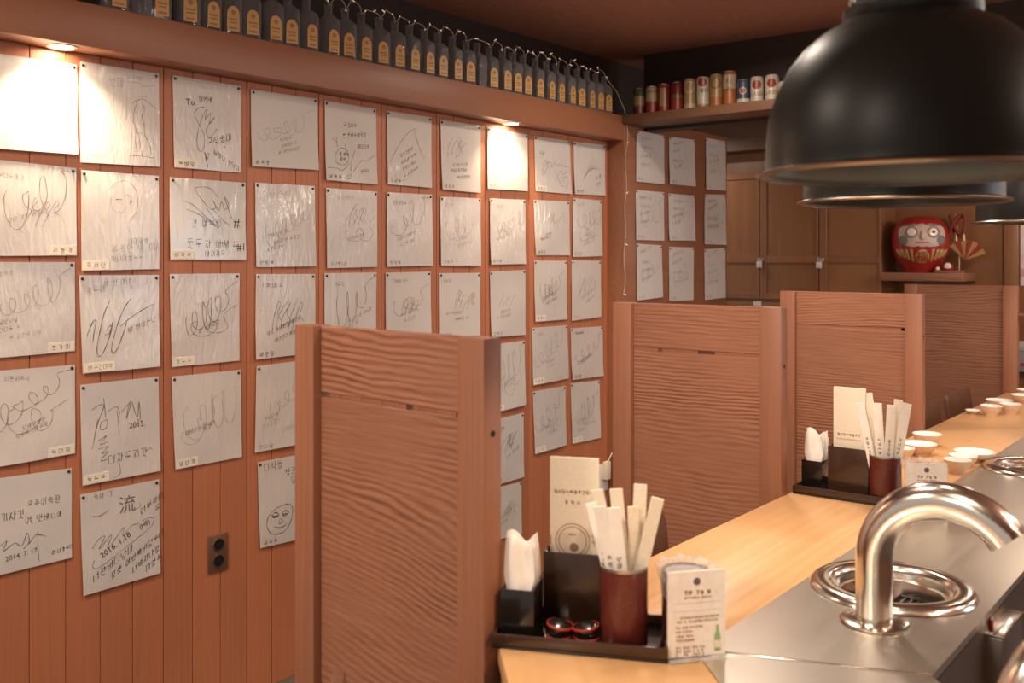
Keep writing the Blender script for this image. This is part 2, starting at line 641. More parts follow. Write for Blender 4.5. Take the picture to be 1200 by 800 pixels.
# ================================================================== the room
CEIL = 2.49
floor = struct(MB().box((-1.6, -1.6, -0.05), (4.6, 6.6, 0.0)).build('floor', M['floor']))
ceiling = struct(MB().box((-1.6, -1.6, CEIL), (4.6, 6.6, CEIL + 0.06)).build('ceiling', M['ceiling']))

# left wall: a dark backing with tongue-and-groove planks, each its own board
WALL_END = 4.17
wall = struct(MB().box((-0.12, 0.2, 0), (-0.012, WALL_END, 2.035)).build('wall_left', M['groove']))
PITCH = 0.1021
first = None
y = 1.483 - 12 * PITCH
while y < WALL_END - 0.01:
    y1 = min(y + PITCH - 0.0022, WALL_END)
    if first is None:
        first = MB().box((0, 0, 0), (0.012, PITCH - 0.0022, 2.035)).build('plank', M['plank'], wall, bevel=0.0012, segs=1, loc=(-0.012, y, 0))
    elif y1 - y > PITCH - 0.004:
        share(first, 'plank', wall, (-0.012, y, 0))
    else:
        MB().box((0, 0, 0), (0.012, y1 - y, 2.035)).build('plank', M['plank'], wall, loc=(-0.012, y, 0))
    y += PITCH
# wall above the ledge, in the dark
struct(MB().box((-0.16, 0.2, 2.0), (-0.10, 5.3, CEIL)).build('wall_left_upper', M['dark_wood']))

# boxed ledge over the papers
ledge = struct(MB().box((-0.10, 0.2, 2.035), (0.10, WALL_END, 2.158)).build('trim_1', M['trim'], bevel=0.004))
# return and end panel, flush with the ledge
panel = struct(MB().box((-0.10, WALL_END, 0), (0.10, 5.30, 2.158)).build('wall_left_end', M['trim'], bevel=0.003))
# back of the room
struct(MB().box((-1.6, 6.22, 0), (4.6, 6.34, CEIL)).build('wall_back', M['back_wood']))
struct(MB().box((-1.6, 5.35, 0), (-1.5, 6.22, CEIL)).build('wall_left_back', M['back_wood']))
# bulkhead behind the can shelf
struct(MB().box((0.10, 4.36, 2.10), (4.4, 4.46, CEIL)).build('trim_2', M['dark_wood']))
# fascia over the lockers
struct(MB().box((-1.5, 6.02, 2.16), (4.4, 6.22, CEIL)).build('trim_3', M['trim_x']))
# shelf board for the cans
struct(MB().box((0.10, 4.15, 2.115), (3.4, 4.36, 2.16)).build('trim_4', M['trim_x'], bevel=0.003))
# slim upright at the right of the back wall
struct(MB().box((1.40, 6.19, 0), (1.475, 6.22, 2.16)).build('trim_5', M['back_wood'], bevel=0.003))

# right wall of the kitchen with a daylit window, out of the picture
wr = struct(MB().box((4.5, -1.6, 0), (4.6, 3.9, CEIL)).box((4.5, 5.3, 0), (4.6, 6.22, CEIL)).box((4.5, 3.9, 0), (4.6, 5.3, 1.0)).box((4.5, 3.9, 2.1), (4.6, 5.3, CEIL)).build('wall_right', M['back_wood']))
wn = struct(MB().box((4.49, 3.88, 0.98), (4.58, 3.94, 2.12)).box((4.49, 5.26, 0.98), (4.58, 5.32, 2.12)).box((4.49, 3.94, 0.98), (4.58, 5.26, 1.03)).box((4.49, 3.94, 2.07), (4.58, 5.26, 2.12)).box((4.50, 4.58, 1.03), (4.57, 4.62, 2.07)).build('window_1', M['dark_wood']))
for y0_, y1_ in ((3.94, 4.58), (4.62, 5.26)):
    MB().box((4.54, y0_, 1.03), (4.545, y1_, 2.07)).build('pane', emit('daylit_frosted_pane', (0.72, 0.86, 1.0), 3.0), wn)

# ------------------------------------------------------------------ recessed downlights in the ledge
def downlight(y, label, energy):
    t = thing('recessed_downlight', label, 'downlight', (0.048, y, 2.035), group='downlights under the ledge')
    MB().lathe([(0.030, 0.001), (0.041, 0.001), (0.042, -0.003), (0.036, -0.0045), (0.030, -0.002)], n=28, closed=True).build('rim', M['chrome'], t, smooth=True)
    MB().lathe([(0, -0.0012), (0.031, -0.0012)], n=28).build('lamp_disc', M['lamp_glow'], t)
    s = spot_lamp('downlight_beam', (0.048, y, 2.026), (0.045, y, 1.0), energy, 128, 0.75, 0.02)
    return t

downlight(1.345, 'lit recessed downlight in the ledge above the leftmost papers', 30)
downlight(3.335, 'lit recessed downlight in the ledge above the eighth column of papers', 15)

# ================================================================== counter
E0 = Vector((1.538, 1.425))
T = math.tan(R(22.5))
D2 = Vector((math.sin(R(45)), -math.cos(R(45))))
NIN = Vector((math.cos(R(45)), math.sin(R(45))))
WW, SW = 0.346, 0.706          # wood width, wood plus steel
LEN2 = 1.15
YB = 5.58


def mitre(off):
    return (E0.x + off, E0.y + off * T)


def seg2(off):
    p = E0 + D2 * LEN2 + NIN * off
    return (p.x, p.y)


wc = thing('wood_counter', 'pale pine counter top with knots running past the partitions', 'counter', (0, 0, 0))
MB().prism([mitre(0), mitre(WW), (E0.x + WW, YB), (E0.x, YB)], 0.712, 0.75).build('counter_board', M['pine'], wc, bevel=0.003)
b2 = MB().prism([(0, 0), (LEN2, 0), (LEN2, -WW), (WW * T, -WW)][::-1], -0.038, 0.0)
o = b2.build('counter_board', wood('pine_counter_short', (0.61, 0.325, 0.135), (0.77, 0.46, 0.220), axis=0, rings=4, scale=3.0, stretch=0.06, rough=0.36, fibre=0.45, knots=True, coat=0.15, lin=26, jitter=1.8), wc, bevel=0.003)
# local x runs along the short leg, local -y runs inwards
o.matrix_local = Matrix(((D2.x, -NIN.x, 0, E0.x), (D2.y, -NIN.y, 0, E0.y), (0, 0, 1, 0.75), (0, 0, 0, 1)))
q = [mitre(0.44), (E0.x + 0.44, YB), (E0.x + 0.50, YB), mitre(0.50)]
MB().prism(q, 0, 0.711).build('front_panel', M['chair'], wc)
MB().prism([mitre(0.44), mitre(0.50), seg2(0.50), seg2(0.44)], 0, 0.711).build('front_panel', M['chair'], wc)

GRILLS = [(2.052, 2.12), (2.052, 3.61), (2.052, 5.05), (2.30, 1.42)]


def plate_with_holes(outer, holes, z0, z1, r, n=40):
    bm = bmesh.new()
    loops = [outer] + [[(cx + r * math.cos(2 * PI * k / n), cy + r * math.sin(2 * PI * k / n)) for k in range(n)] for cx, cy in holes]
    es = []
    for lp in loops:
        vs = [bm.verts.new((x, y, z1)) for x, y in lp]
        es += [bm.edges.new((vs[i], vs[(i + 1) % len(vs)])) for i in range(len(vs))]
    g = bmesh.ops.triangle_fill(bm, use_beauty=True, use_dissolve=False, edges=es)
    fs = [f for f in g['geom'] if isinstance(f, bmesh.types.BMFace)]
    ex = bmesh.ops.extrude_face_region(bm, geom=fs)
    for v in ex['geom']:
        if isinstance(v, bmesh.types.BMVert):
            v.co.z = z0
    bmesh.ops.recalc_face_normals(bm, faces=bm.faces)
    bm.verts.ensure_lookup_table()
    mb = MB()
    bm.verts.index_update()
    mb.v = [tuple(v.co) for v in bm.verts]
    mb.f = [tuple(v.index for v in f.verts) for f in bm.faces]
    bm.free()
    return mb


sc = thing('steel_counter', 'brushed steel work surface with round grills beside the pine counter', 'counter', (0, 0, 0))
g = 0.0012
plate_with_holes([(E0.x + WW + g, mitre(WW)[1] + g), (E0.x + SW, mitre(SW)[1] + g), (E0.x + SW, YB), (E0.x + WW + g, YB)], GRILLS[:3], 0.735, 0.752, 0.135).build('steel_sheet', M['steel_top'], sc)
a = mitre(WW); b_ = mitre(SW); c_ = seg2(SW); d_ = seg2(WW)
plate_with_holes([(a[0] + g, a[1] - g), (b_[0], b_[1] - g), c_, (d_[0] + g, d_[1])], GRILLS[3:], 0.735, 0.752, 0.135).build('steel_sheet', M['steel_top'], sc)
dark_steel = steel('apron_steel', (0.36, 0.31, 0.26), 0.35, axis=1, bump=0.04)
MB().prism([(E0.x + SW - 0.004, mitre(SW)[1]), (E0.x + SW, mitre(SW)[1]), (E0.x + SW, YB), (E0.x + SW - 0.004, YB)], 0.0, 0.737).build('apron', dark_steel, sc)
m1 = mitre(SW); m2 = mitre(SW - 0.004)
MB().prism([m2, m1, seg2(SW), seg2(SW - 0.004)], 0.0, 0.737).build('apron', dark_steel, sc)
# raised seam where the two sheets meet
p0, p1 = Vector(mitre(WW)), Vector(mitre(SW))
dn = Vector((-(p1 - p0).y, (p1 - p0).x)).normalized() * 0.0035
MB().prism([tuple(p0 - dn), tuple(p1 - dn), tuple(p1 + dn), tuple(p0 + dn)], 0.7515, 0.7545).build('seam', M['chrome'], sc, bevel=0.001)

# switch and small steel box on the cook's side of the counter
sw = thing('gas_switch', 'small red switch on the steel apron near the pipe', 'switch', (2.241, 2.11, 0.712))
MB().box((0, -0.008, -0.012), (0.004, 0.008, 0.026)).build('switch_plate', M['black'], sw, bevel=0.001)
MB().box((0.004, -0.005, -0.010), (0.011, 0.005, 0.022)).build('rocker', M['red'], sw, bevel=0.002)
bx = thing('steel_box', 'plain steel box fixed to the apron below the red switch', 'box', (2.241, 2.075, 0.45))
MB().box((0, 0, 0), (0.035, 0.17, 0.262)).build('box_body', steel('box_steel', (0.5, 0.46, 0.42), 0.3, axis=2), bx, bevel=0.003)
MB().box((-0.0, -0.003, 0.262), (0.038, 0.173, 0.268)).build('box_lid', M['chrome'], bx, bevel=0.002)

# ------------------------------------------------------------------ grills
def grill(loc, label):
    t = thing('table_grill', label, 'grill', (loc[0], loc[1], 0.752), group='round grills set into the steel')
    MB().lathe([(0.118, 0.004), (0.124, 0.012), (0.132, 0.015), (0.155, 0.014), (0.164, 0.009), (0.168, 0.001), (0.150, 0.0005), (0.122, -0.002)], n=56, closed=True).build('rim', M['chrome'], t, smooth=True, angle=60)
    MB().lathe([(0.119, 0.003), (0.112, 0.001), (0.110, -0.012), (0.104, -0.014), (0.101, -0.09), (0.0, -0.105), (0, -0.108), (0.104, -0.093), (0.108, -0.016), (0.117, -0.004)], n=48).build('fire_bowl', M['chrome'], t, smooth=True)
    gr = MB()
    gr.lathe([(0.096, -0.044), (0.100, -0.044), (0.100, -0.050), (0.096, -0.050)], n=40, closed=True)
    for k in range(-6, 7):
        x = k * 0.0145
        h = math.sqrt(max(0, 0.098 ** 2 - x * x))
        gr.box((x - 0.002, -h, -0.049), (x + 0.002, h, -0.045))
    gr.build('grate', M['grill_iron'], t)
    return t

grill(GRILLS[0], 'round steel rimmed grill set in the counter beside the curved pipe')
grill(GRILLS[1], 'round steel rimmed grill next to the white bowls at the right edge')
grill(GRILLS[3], 'round steel rimmed grill in the near corner leg of the counter')

# ------------------------------------------------------------------ curved suction pipes
def pipe(x, y, rz, label):
    t = thing('suction_pipe', label, 'pipe', (x, y, 0.752), rz, 'curved steel pipes')
    path = [(0, 0, 0.0), (0, 0, 0.06), (0, 0, 0.119)]
    for k in range(1, 21):
        a = PI - R(142) * k / 20
        path.append((0.130 + 0.130 * math.cos(a), 0, 0.122 + 0.130 * math.sin(a)))
    MB().tube(path, 0.0345, n=28).build('pipe', M['chrome'], t, smooth=True, angle=50)
    MB().lathe([(0.034, 0.001), (0.062, 0.001), (0.064, 0.004), (0.058, 0.007), (0.036, 0.008)], n=40, closed=True).build('flange', M['chrome'], t, smooth=True)
    a = PI - R(142)
    e = Vector((0.130 + 0.130 * math.cos(a), 0, 0.122 + 0.130 * math.sin(a)))
    d = Vector((math.sin(a), 0, -math.cos(a)))
    MB().tube([e - d * 0.008, e + d * 0.004], 0.0362, n=28).build('mouth_ring', M['chrome'], t, smooth=True)
    return t

pipe(2.088, 1.900, 0.0, 'thick polished steel pipe arching up beside the nearest grill')
pipe(2.462, 1.29, R(45), 'polished steel pipe cut by the lower right corner')

# ================================================================== partition screens
TOPZ = 1.304


def screen(loc, rz, length, label, gap_blocks):
    t = thing('partition_screen', label, 'partition', (loc[0], loc[1], 0), rz, 'wooden partition screens between the seats')
    pw, pd = 0.068, 0.048
    MB().box((0, 0, 0), (pw, pd, TOPZ)).build('post', M['post'], t, bevel=0.003)
    MB().box((length - pw, 0, 0), (length, pd, TOPZ)).build('post', M['post'], t, bevel=0.003)
    x0, x1 = pw, length - pw
    gz = 1.150
    MB().box((x0, 0.020, gz + 0.011), (x1, 0.042, TOPZ - 0.001)).build('board', M['screen'], t, bevel=0.0015, segs=1)
    MB().box((x0, 0.020, 0.10), (x1, 0.042, gz)).build('board', M['screen'], t, bevel=0.0015, segs=1)
    for f, w in gap_blocks:
        x = x0 + f * (x1 - x0)
        MB().box((x - w / 2, 0.022, gz), (x + w / 2, 0.040, gz + 0.011)).build('spacer', M['post'], t)
    # screw hole on the counter side of the post
    MB().lathe([(0, 0.0), (0.006, 0.0), (0.006, 0.0015), (0, 0.0015)], n=12, m=Matrix.Translation((length - 0.0005, pd / 2, 1.13)) @ Matrix.Rotation(PI / 2, 4, 'Y')).build('screw_cap', M['black'], t)
    return t

SCREENS = [
    ((1.006, 1.380), R(-3.2), 0.571, 'nearest partition screen, strongly grained, in front of the papers', [(0.60, 0.022), (0.93, 0.012)]),
    ((0.965, 2.722), R(1.5), 0.575, 'second partition screen from the front, with chair and tray beside it', [(0.10, 0.12), (0.36, 0.14), (0.88, 0.20)]),
    ((0.935, 4.125), R(0.0), 0.603, 'third partition screen from the front, behind the far tray', [(0.35, 0.6), (0.98, 0.02)]),
    ((1.020, 5.60), R(-1.0), 0.570, 'farthest partition screen, below the red daruma doll', [(0.5, 0.98)]),
]
for a in SCREENS:
    screen(*a)

# ================================================================== autograph papers
PAPERS = {
 (1, 1): ((1.164, 1.996), (1.409, 2.000), (1.409, 1.744), (1.164, 1.741)),
 (2, 1): ((1.419, 2.011), (1.667, 2.013), (1.670, 1.728), (1.419, 1.723)),
 (3, 1): ((1.714, 2.015), (1.965, 2.015), (1.965, 1.730), (1.720, 1.730)),
 (4, 1): ((2.005, 2.010), (2.289, 2.014), (2.289, 1.761), (2.005, 1.754)),
 (5, 1): ((2.322, 2.013), (2.572, 2.012), (2.575, 1.727), (2.324, 1.728)),
 (6, 1): ((2.628, 2.012), (2.876, 2.014), (2.874, 1.731), (2.632, 1.731)),
 (7, 1): ((2.929, 2.011), (3.180, 2.012), (3.177, 1.726), (2.937, 1.728)),
 (8, 1): ((3.225, 2.011), (3.506, 2.005), (3.506, 1.751), (3.225, 1.747)),
 (9, 1): ((3.557, 2.004), (3.836, 2.009), (3.850, 1.755), (3.567, 1.754)),
 (10, 1): ((3.868, 2.008), (4.143, 2.016), (4.136, 1.763), (3.871, 1.756)),
 (1, 2): ((1.162, 1.714), (1.407, 1.705), (1.407, 1.457), (1.162, 1.455)),
 (2, 2): ((1.422, 1.701), (1.667, 1.700), (1.667, 1.416), (1.422, 1.413)),
 (3, 2): ((1.705, 1.699), (1.983, 1.698), (1.983, 1.444), (1.705, 1.445)),
 (4, 2): ((2.022, 1.701), (2.276, 1.704), (2.281, 1.420), (2.026, 1.419)),
 (5, 2): ((2.328, 1.701), (2.579, 1.700), (2.575, 1.416), (2.332, 1.413)),
 (6, 2): ((2.628, 1.701), (2.879, 1.704), (2.884, 1.419), (2.628, 1.416)),
 (7, 2): ((2.929, 1.699), (3.180, 1.703), (3.177, 1.417), (2.929, 1.419)),
 (8, 2): ((3.242, 1.707), (3.490, 1.711), (3.487, 1.423), (3.242, 1.421)),
 (9, 2): ((3.554, 1.714), (3.832, 1.719), (3.836, 1.462), (3.567, 1.462)),
 (10, 2): ((3.868, 1.737), (4.112, 1.736), (4.112, 1.459), (3.857, 1.454)),
 (1, 3): ((1.158, 1.439), (1.403, 1.438), (1.403, 1.185), (1.158, 1.182)),
 (2, 3): ((1.416, 1.400), (1.667, 1.398), (1.667, 1.119), (1.424, 1.119)),
 (3, 3): ((1.705, 1.400), (1.960, 1.399), (1.958, 1.113), (1.711, 1.112)),
 (4, 3): ((2.026, 1.396), (2.278, 1.393), (2.278, 1.115), (2.022, 1.111)),
 (5, 3): ((2.322, 1.395), (2.575, 1.395), (2.570, 1.112), (2.320, 1.114)),
 (6, 3): ((2.623, 1.393), (2.871, 1.395), (2.874, 1.128), (2.623, 1.128)),
 (7, 3): ((2.924, 1.388), (3.177, 1.386), (3.174, 1.120), (2.924, 1.121)),
 (8, 3): ((3.242, 1.391), (3.490, 1.396), (3.487, 1.104), (3.248, 1.108)),
 (9, 3): ((3.557, 1.438), (3.811, 1.436), (3.808, 1.158), (3.560, 1.158)),
 (10, 3): ((3.853, 1.438), (4.105, 1.435), (4.101, 1.156), (3.850, 1.149)),
 (1, 4): ((1.158, 1.148), (1.403, 1.146), (1.403, 0.894), (1.158, 0.891)),
 (2, 4): ((1.419, 1.087), (1.666, 1.088), (1.670, 0.800), (1.424, 0.798)),
 (3, 4): ((1.711, 1.083), (1.965, 1.082), (1.968, 0.795), (1.723, 0.794)),
 (4, 4): ((2.029, 1.088), (2.278, 1.093), (2.278, 0.803), (2.019, 0.801)),
 (8, 4): ((3.248, 1.075), (3.485, 1.079), (3.487, 0.789), (3.248, 0.780)),
 (9, 4): ((3.542, 1.132), (3.818, 1.129), (3.822, 0.876), (3.544, 0.870)),
 (10, 4): ((3.844, 1.113), (4.120, 1.108), (4.123, 0.860), (3.853, 0.865)),
 (1, 5): ((1.149, 0.861), (1.394, 0.854), (1.394, 0.600), (1.149, 0.601)),
 (2, 5): ((1.419, 0.773), (1.668, 0.774), (1.670, 0.488), (1.427, 0.483)),
 (4, 5): ((2.033, 0.766), (2.278, 0.764), (2.278, 0.468), (2.041, 0.478)),
 (8, 5): ((3.248, 0.747), (3.477, 0.754), (3.477, 0.466), (3.248, 0.464)),
 (9, 5): ((3.547, 0.842), (3.801, 0.842), (3.801, 0.562), (3.557, 0.555)),
 (10, 5): ((3.844, 0.849), (4.093, 0.840), (4.100, 0.553), (3.856, 0.558)),
 (8, 6): ((3.248, 0.453), (3.462, 0.447), (3.462, 0.214), (3.248, 0.228)),
 (11, 1): ((4.282, 2.095), (4.560, 2.096), (4.556, 1.838), (4.273, 1.837)),
 (12, 1): ((4.611, 2.096), (4.896, 2.105), (4.899, 1.846), (4.611, 1.844)),
 (13, 1): ((5.027, 2.129), (5.271, 2.133), (5.271, 1.842), (5.027, 1.839)),
 (11, 2): ((4.273, 1.794), (4.556, 1.796), (4.552, 1.540), (4.273, 1.541)),
 (12, 2): ((4.606, 1.793), (4.896, 1.796), (4.896, 1.545), (4.606, 1.543)),
 (13, 2): ((5.016, 1.810), (5.275, 1.820), (5.275, 1.525), (5.006, 1.527)),
 (11, 3): ((4.282, 1.522), (4.533, 1.515), (4.539, 1.243), (4.282, 1.234)),
 (12, 3): ((4.611, 1.509), (4.886, 1.507), (4.876, 1.216), (4.611, 1.220)),
 (13, 3): ((5.011, 1.498), (5.271, 1.508), (5.266, 1.218), (5.011, 1.212)),
}


ORD = ['', 'first', 'second', 'third', 'fourth', 'fifth', 'sixth', 'seventh', 'eighth', 'ninth', 'tenth']
LOOK = {
    (1, 1): 'overlit signed paper at top left, washed out by the downlight',
    (2, 1): 'signed paper with two thin standing figures drawn on it',
    (3, 1): 'signed paper with a large looping autograph, top of the third column',
    (5, 1): 'signed paper with a smiling stick figure doodle, top row',
    (6, 1): 'signed paper with a tall pointed peak drawn over slanted lines',
    (8, 1): 'brightly overlit signed paper under the second downlight, top row',
    (9, 1): 'signed paper with a spiral curl autograph, top of the ninth column',
    (10, 1): 'signed paper with a sheaf of slanting strokes, top row, tenth column',
    (2, 2): 'signed paper with a sketched face portrait, second column',
    (3, 2): 'landscape signed paper with dense hatched scrawl above a line of writing',
    (2, 3): 'signed paper with huge bold angular autograph, second column, third row',
    (2, 4): 'signed paper with tall bold strokes and a tilted line, fourth row',
    (2, 5): 'crowded signed paper dated 2016, lowest in the second column',
    (1, 5): 'lowest paper at far left, with writing and a long vertical stroke',
    (4, 5): 'signed paper with a round skull-like face, partly behind the near screen',
    (8, 6): 'lowest signed paper in the eighth column, behind the napkin holder',
}


def glyph(rng, style=0):
    """A little block of pen strokes in a unit box, shaped like a Korean syllable."""
    st = []
    ini = rng.choice('gnosmdbj')
    vow = rng.choice('aiouea')
    fin = rng.random() < 0.4
    top = 1.0
    low = 0.45 if fin else 0.1
    if vow in 'ou':
        cx0, cx1, cy0, cy1 = 0.2, 0.8, (low + top) / 2, top
    else:
        cx0, cx1, cy0, cy1 = 0.05, 0.5, low, top
    def box(a, b, c, d, k):
        if k == 'g': return [[(a, d), (b, d), (b - .05, c)]]
        if k == 'n': return [[(a, d), (a, c), (b, c)]]
        if k == 'o':
            return [[((a + b) / 2 + (b - a) / 2 * math.cos(t * 0.7), (c + d) / 2 + (d - c) / 2 * math.sin(t * 0.7)) for t in range(10)]]
        if k == 's': return [[((a + b) / 2, d), (a, c)], [((a + b) / 2, (c + d) / 2), (b, c)]]
        if k == 'm': return [[(a, d), (a, c), (b, c), (b, d), (a, d)]]
        if k == 'd': return [[(b, d), (a, d), (a, c), (b, c)]]
        if k == 'b': return [[(a, d), (a, c), (b, c), (b, d)], [(a, (c + d) / 2), (b, (c + d) / 2)]]
        return [[(a, d), (b, d), (a, c)], [((a + b) / 2, (c + d) / 2), (b, c)]]
    st += box(cx0, cx1, cy0, cy1, ini)
    if vow == 'a':
        st += [[(0.72, 1.05), (0.72, low)], [(0.72, 0.7), (0.95, 0.7)]]
    elif vow == 'i':
        st += [[(0.78, 1.05), (0.78, low)]]
    elif vow == 'e':
        st += [[(0.82, 1.05), (0.82, low)], [(0.6, 0.72), (0.82, 0.72)]]
    elif vow == 'o':
        st += [[(0.5, cy0), (0.5, cy0 - 0.15)], [(0.05, cy0 - 0.16), (0.95, cy0 - 0.14)]]
    else:
        st += [[(0.05, cy0 - 0.1), (0.95, cy0 - 0.08)], [(0.5, cy0 - 0.1), (0.5, cy0 - 0.3)]]
    if fin:
        st += box(0.25, 0.8, 0.0, 0.32, rng.choice('gnosm'))
    j = 0.05
    return [[(x + rng.uniform(-j, j), y + rng.uniform(-j, j)) for x, y in s] for s in st]


def smooth_path(pts, n=6):
    if len(pts) < 3:
        return pts
    out = []
    P = [pts[0]] + list(pts) + [pts[-1]]
    for i in range(1, len(P) - 2):
        p0, p1, p2, p3 = P[i - 1], P[i], P[i + 1], P[i + 2]
        for k in range(n):
            t = k / n
            out.append(tuple(0.5 * (2 * p1[c] + (p2[c] - p0[c]) * t + (2 * p0[c] - 5 * p1[c] + 4 * p2[c] - p3[c]) * t * t
                                    + (3 * p1[c] - p0[c] - 3 * p2[c] + p3[c]) * t ** 3) for c in (0, 1)))
    out.append(pts[-1])
    return out


class Sheet:
    """A pinned sheet on the wall; strokes are given in unit coordinates, y down from the top."""
    def __init__(self, key):
        self.key = key
        self.rng = random.Random(key[0] * 31 + key[1] * 977)
        self.q = PAPERS[key]
        self.x0 = 0.003 if key[0] < 11 else 0.103
        r = self.rng
        self.bow = r.uniform(0.001, 0.004)
        self.low = r.uniform(0.001, 0.007)
        self.ph = r.uniform(0, 6)
        q = self.q
        self.w = (q[1][0] - q[0][0] + q[2][0] - q[3][0]) / 2
        self.h = (q[0][1] - q[3][1] + q[1][1] - q[2][1]) / 2
        self.base = Vector((0 if key[0] < 11 else 0.10, (q[2][0] + q[3][0]) / 2, (q[2][1] + q[3][1]) / 2))
        self.ink = MB()
        self.soft = MB()
        self.faint = MB()

    def pos(self, s, t, lift=0.0):
        q = self.q
        yy = (1 - t) * ((1 - s) * q[0][0] + s * q[1][0]) + t * ((1 - s) * q[3][0] + s * q[2][0])
        zz = (1 - t) * ((1 - s) * q[0][1] + s * q[1][1]) + t * ((1 - s) * q[3][1] + s * q[2][1])
        d = self.bow * math.sin(PI * s) * math.sin(PI * t * 0.8) + self.low * t * t + 0.0012 * math.sin(5 * s + 7 * t + self.ph) * t
        return Vector((self.x0 + 0.002 + max(d, 0) + lift, yy, zz)) - self.base

    def stroke(self, pts, w=0.0018, mb=None, curve=True, n=6):
        mb = self.ink if mb is None else mb
        p = smooth_path(pts, n) if curve else pts
        if len(p) < 2:
            return
        vs, fs = [], []
        for i, c in enumerate(p):
            a, b = p[max(i - 1, 0)], p[min(i + 1, len(p) - 1)]
            dx, dy = (b[0] - a[0]) * self.w, (b[1] - a[1]) * self.h
            l = math.hypot(dx, dy) or 1
            ww = w / 2 * (0.75 + 0.25 * math.sin(i * 0.9 + self.ph))
            nx, ny = -dy / l * ww / self.w, dx / l * ww / self.h
            vs += [self.pos(c[0] + nx, c[1] + ny, 0.0007), self.pos(c[0] - nx, c[1] - ny, 0.0007)]
        for i in range(len(p) - 1):
            fs.append((2 * i, 2 * i + 1, 2 * i + 3, 2 * i + 2))
        mb.add(vs, fs)

    def line(self, s, t, n, size, slope=0.0, w=0.0012, mb=None, gapfrac=0.16, curve=False):
        """n syllable-like marks, starting at (s, t) (left, baseline); size is the height in sheet units."""
        sx = size * self.h / self.w
        x, y = s, t
        for i in range(n):
            if self.rng.random() < gapfrac:
                x += sx * 0.5
                y += slope * sx * 0.5
            for st in glyph(self.rng):
                self.stroke([(x + px * sx * 0.85, y - py * size + slope * px * sx) for px, py in st], w, mb, curve=curve, n=3)
            x += sx
            y += slope * sx

    def text(self, body, s, t, size, slope=0.0, mb=None):
        vs, fs = text_mesh(body)
        k = size * self.h
        ca, sa = math.cos(math.atan(slope * self.h / self.w)), math.sin(math.atan(slope * self.h / self.w))
        out = []
        for x, y in vs:
            x, y = x * k, y * k
            X, Y = x * ca + y * sa, -x * -sa - y * ca
            out.append(self.pos(s + X / self.w, t + Y / self.h, 0.0008))
        (self.ink if mb is None else mb).add(out, fs)

    def scrawl(self, cx, cy, w, h, loops, slope=0.0, width=0.0018, mb=None):
        """A flowing autograph: a pen line of uneven loops."""
        r = self.rng
        kind = r.choice('LWSSW')
        if kind == 'S':
            # a few long sweeping strokes crossed by a hook
            for i in range(loops + 1):
                x0 = cx - w / 2 + w * 0.7 * i / (loops + 1) + r.uniform(-0.04, 0.04)
                y0 = cy + h * r.uniform(0.25, 0.5)
                x1 = x0 + w * r.uniform(0.2, 0.45)
                y1 = cy - h * r.uniform(0.25, 0.55)
                pts = [(x0, y0), (x0 + (x1 - x0) * 0.35 + r.uniform(-.03, .03), (y0 + y1) / 2), (x1, y1)]
                if r.random() < 0.6:
                    pts += [(x1 + 0.03, y1 + 0.03), (x1 - 0.02, y1 + h * 0.35), (x1 + 0.05, y1 + h * 0.55)]
                self.stroke([(min(max(a, 0.04), 0.96), min(max(b, 0.05), 0.92)) for a, b in pts], width, mb)
            return
        pts = []
        n = loops * 7
        ry = h * 0.4
        rx = w / loops * (0.55 if kind == 'L' else 0.30)
        for i in range(n + 1):
            f = i / n
            th = 2 * PI * f * loops
            if i % 7 == 0:
                ry = h * r.uniform(0.15, 0.5)
                rx = w / loops * r.uniform(0.25, 0.7)
            x = cx + (f - 0.5) * w - rx * math.sin(th)
            y = cy - ry * math.cos(th) + slope * (f - 0.5) * w + r.uniform(-0.015, 0.015)
            pts.append((min(max(x, 0.04), 0.96), min(max(y, 0.05), 0.92)))
        if r.random() < 0.6:
            pts.append((min(pts[-1][0] + 0.2, 0.96), max(0.05, pts[-1][1] - 0.1)))
        self.stroke(pts, width, mb, n=5)

    def finish(self, label, place):
        r = self.rng
        t = thing('autograph_paper', label, 'signed paper', tuple(self.base), group='signed papers pinned on the wall')
        n = 8
        mb = MB()
        front = [self.pos(i / n, j / n) for j in range(n + 1) for i in range(n + 1)]
        idx = lambda i, j: j * (n + 1) + i
        fs = [(idx(i, j), idx(i, j + 1), idx(i + 1, j + 1), idx(i + 1, j)) for j in range(n) for i in range(n)]
        back = [p - Vector((0.0016, 0, 0)) for p in front]
        k = len(front)
        fs += [tuple(k + v for v in reversed(f)) for f in fs]
        rim = [idx(i, 0) for i in range(n)] + [idx(n, j) for j in range(n)] + [idx(n - i, n) for i in range(n)] + [idx(0, n - j) for j in range(n)]
        for a, b in zip(rim, rim[1:] + rim[:1]):
            fs.append((a, b, b + k, a + k))
        mb.add(front + back, fs)
        mb.build('sheet', PAPER[r.choice([0, 1, 1, 2, 2])], t, smooth=True)
        for m_, mat in ((self.ink, 'ink'), (self.soft, 'ink_soft'), (self.faint, 'ink_faint')):
            if m_.f:
                m_.build('handwriting', M[mat], t)['kind'] = 'stuff'
        for s in (0.035, 0.965):
            p = self.pos(s, 0.035)
            MB().lathe([(0, 0.0040), (0.003, 0.0035), (0.0048, 0.001), (0.0048, -0.001), (0, -0.001)], n=10, m=Matrix.Translation(p) @ Matrix.Rotation(PI / 2, 4, 'Y')).build('pin', M['pin'], t, smooth=True)
        return t

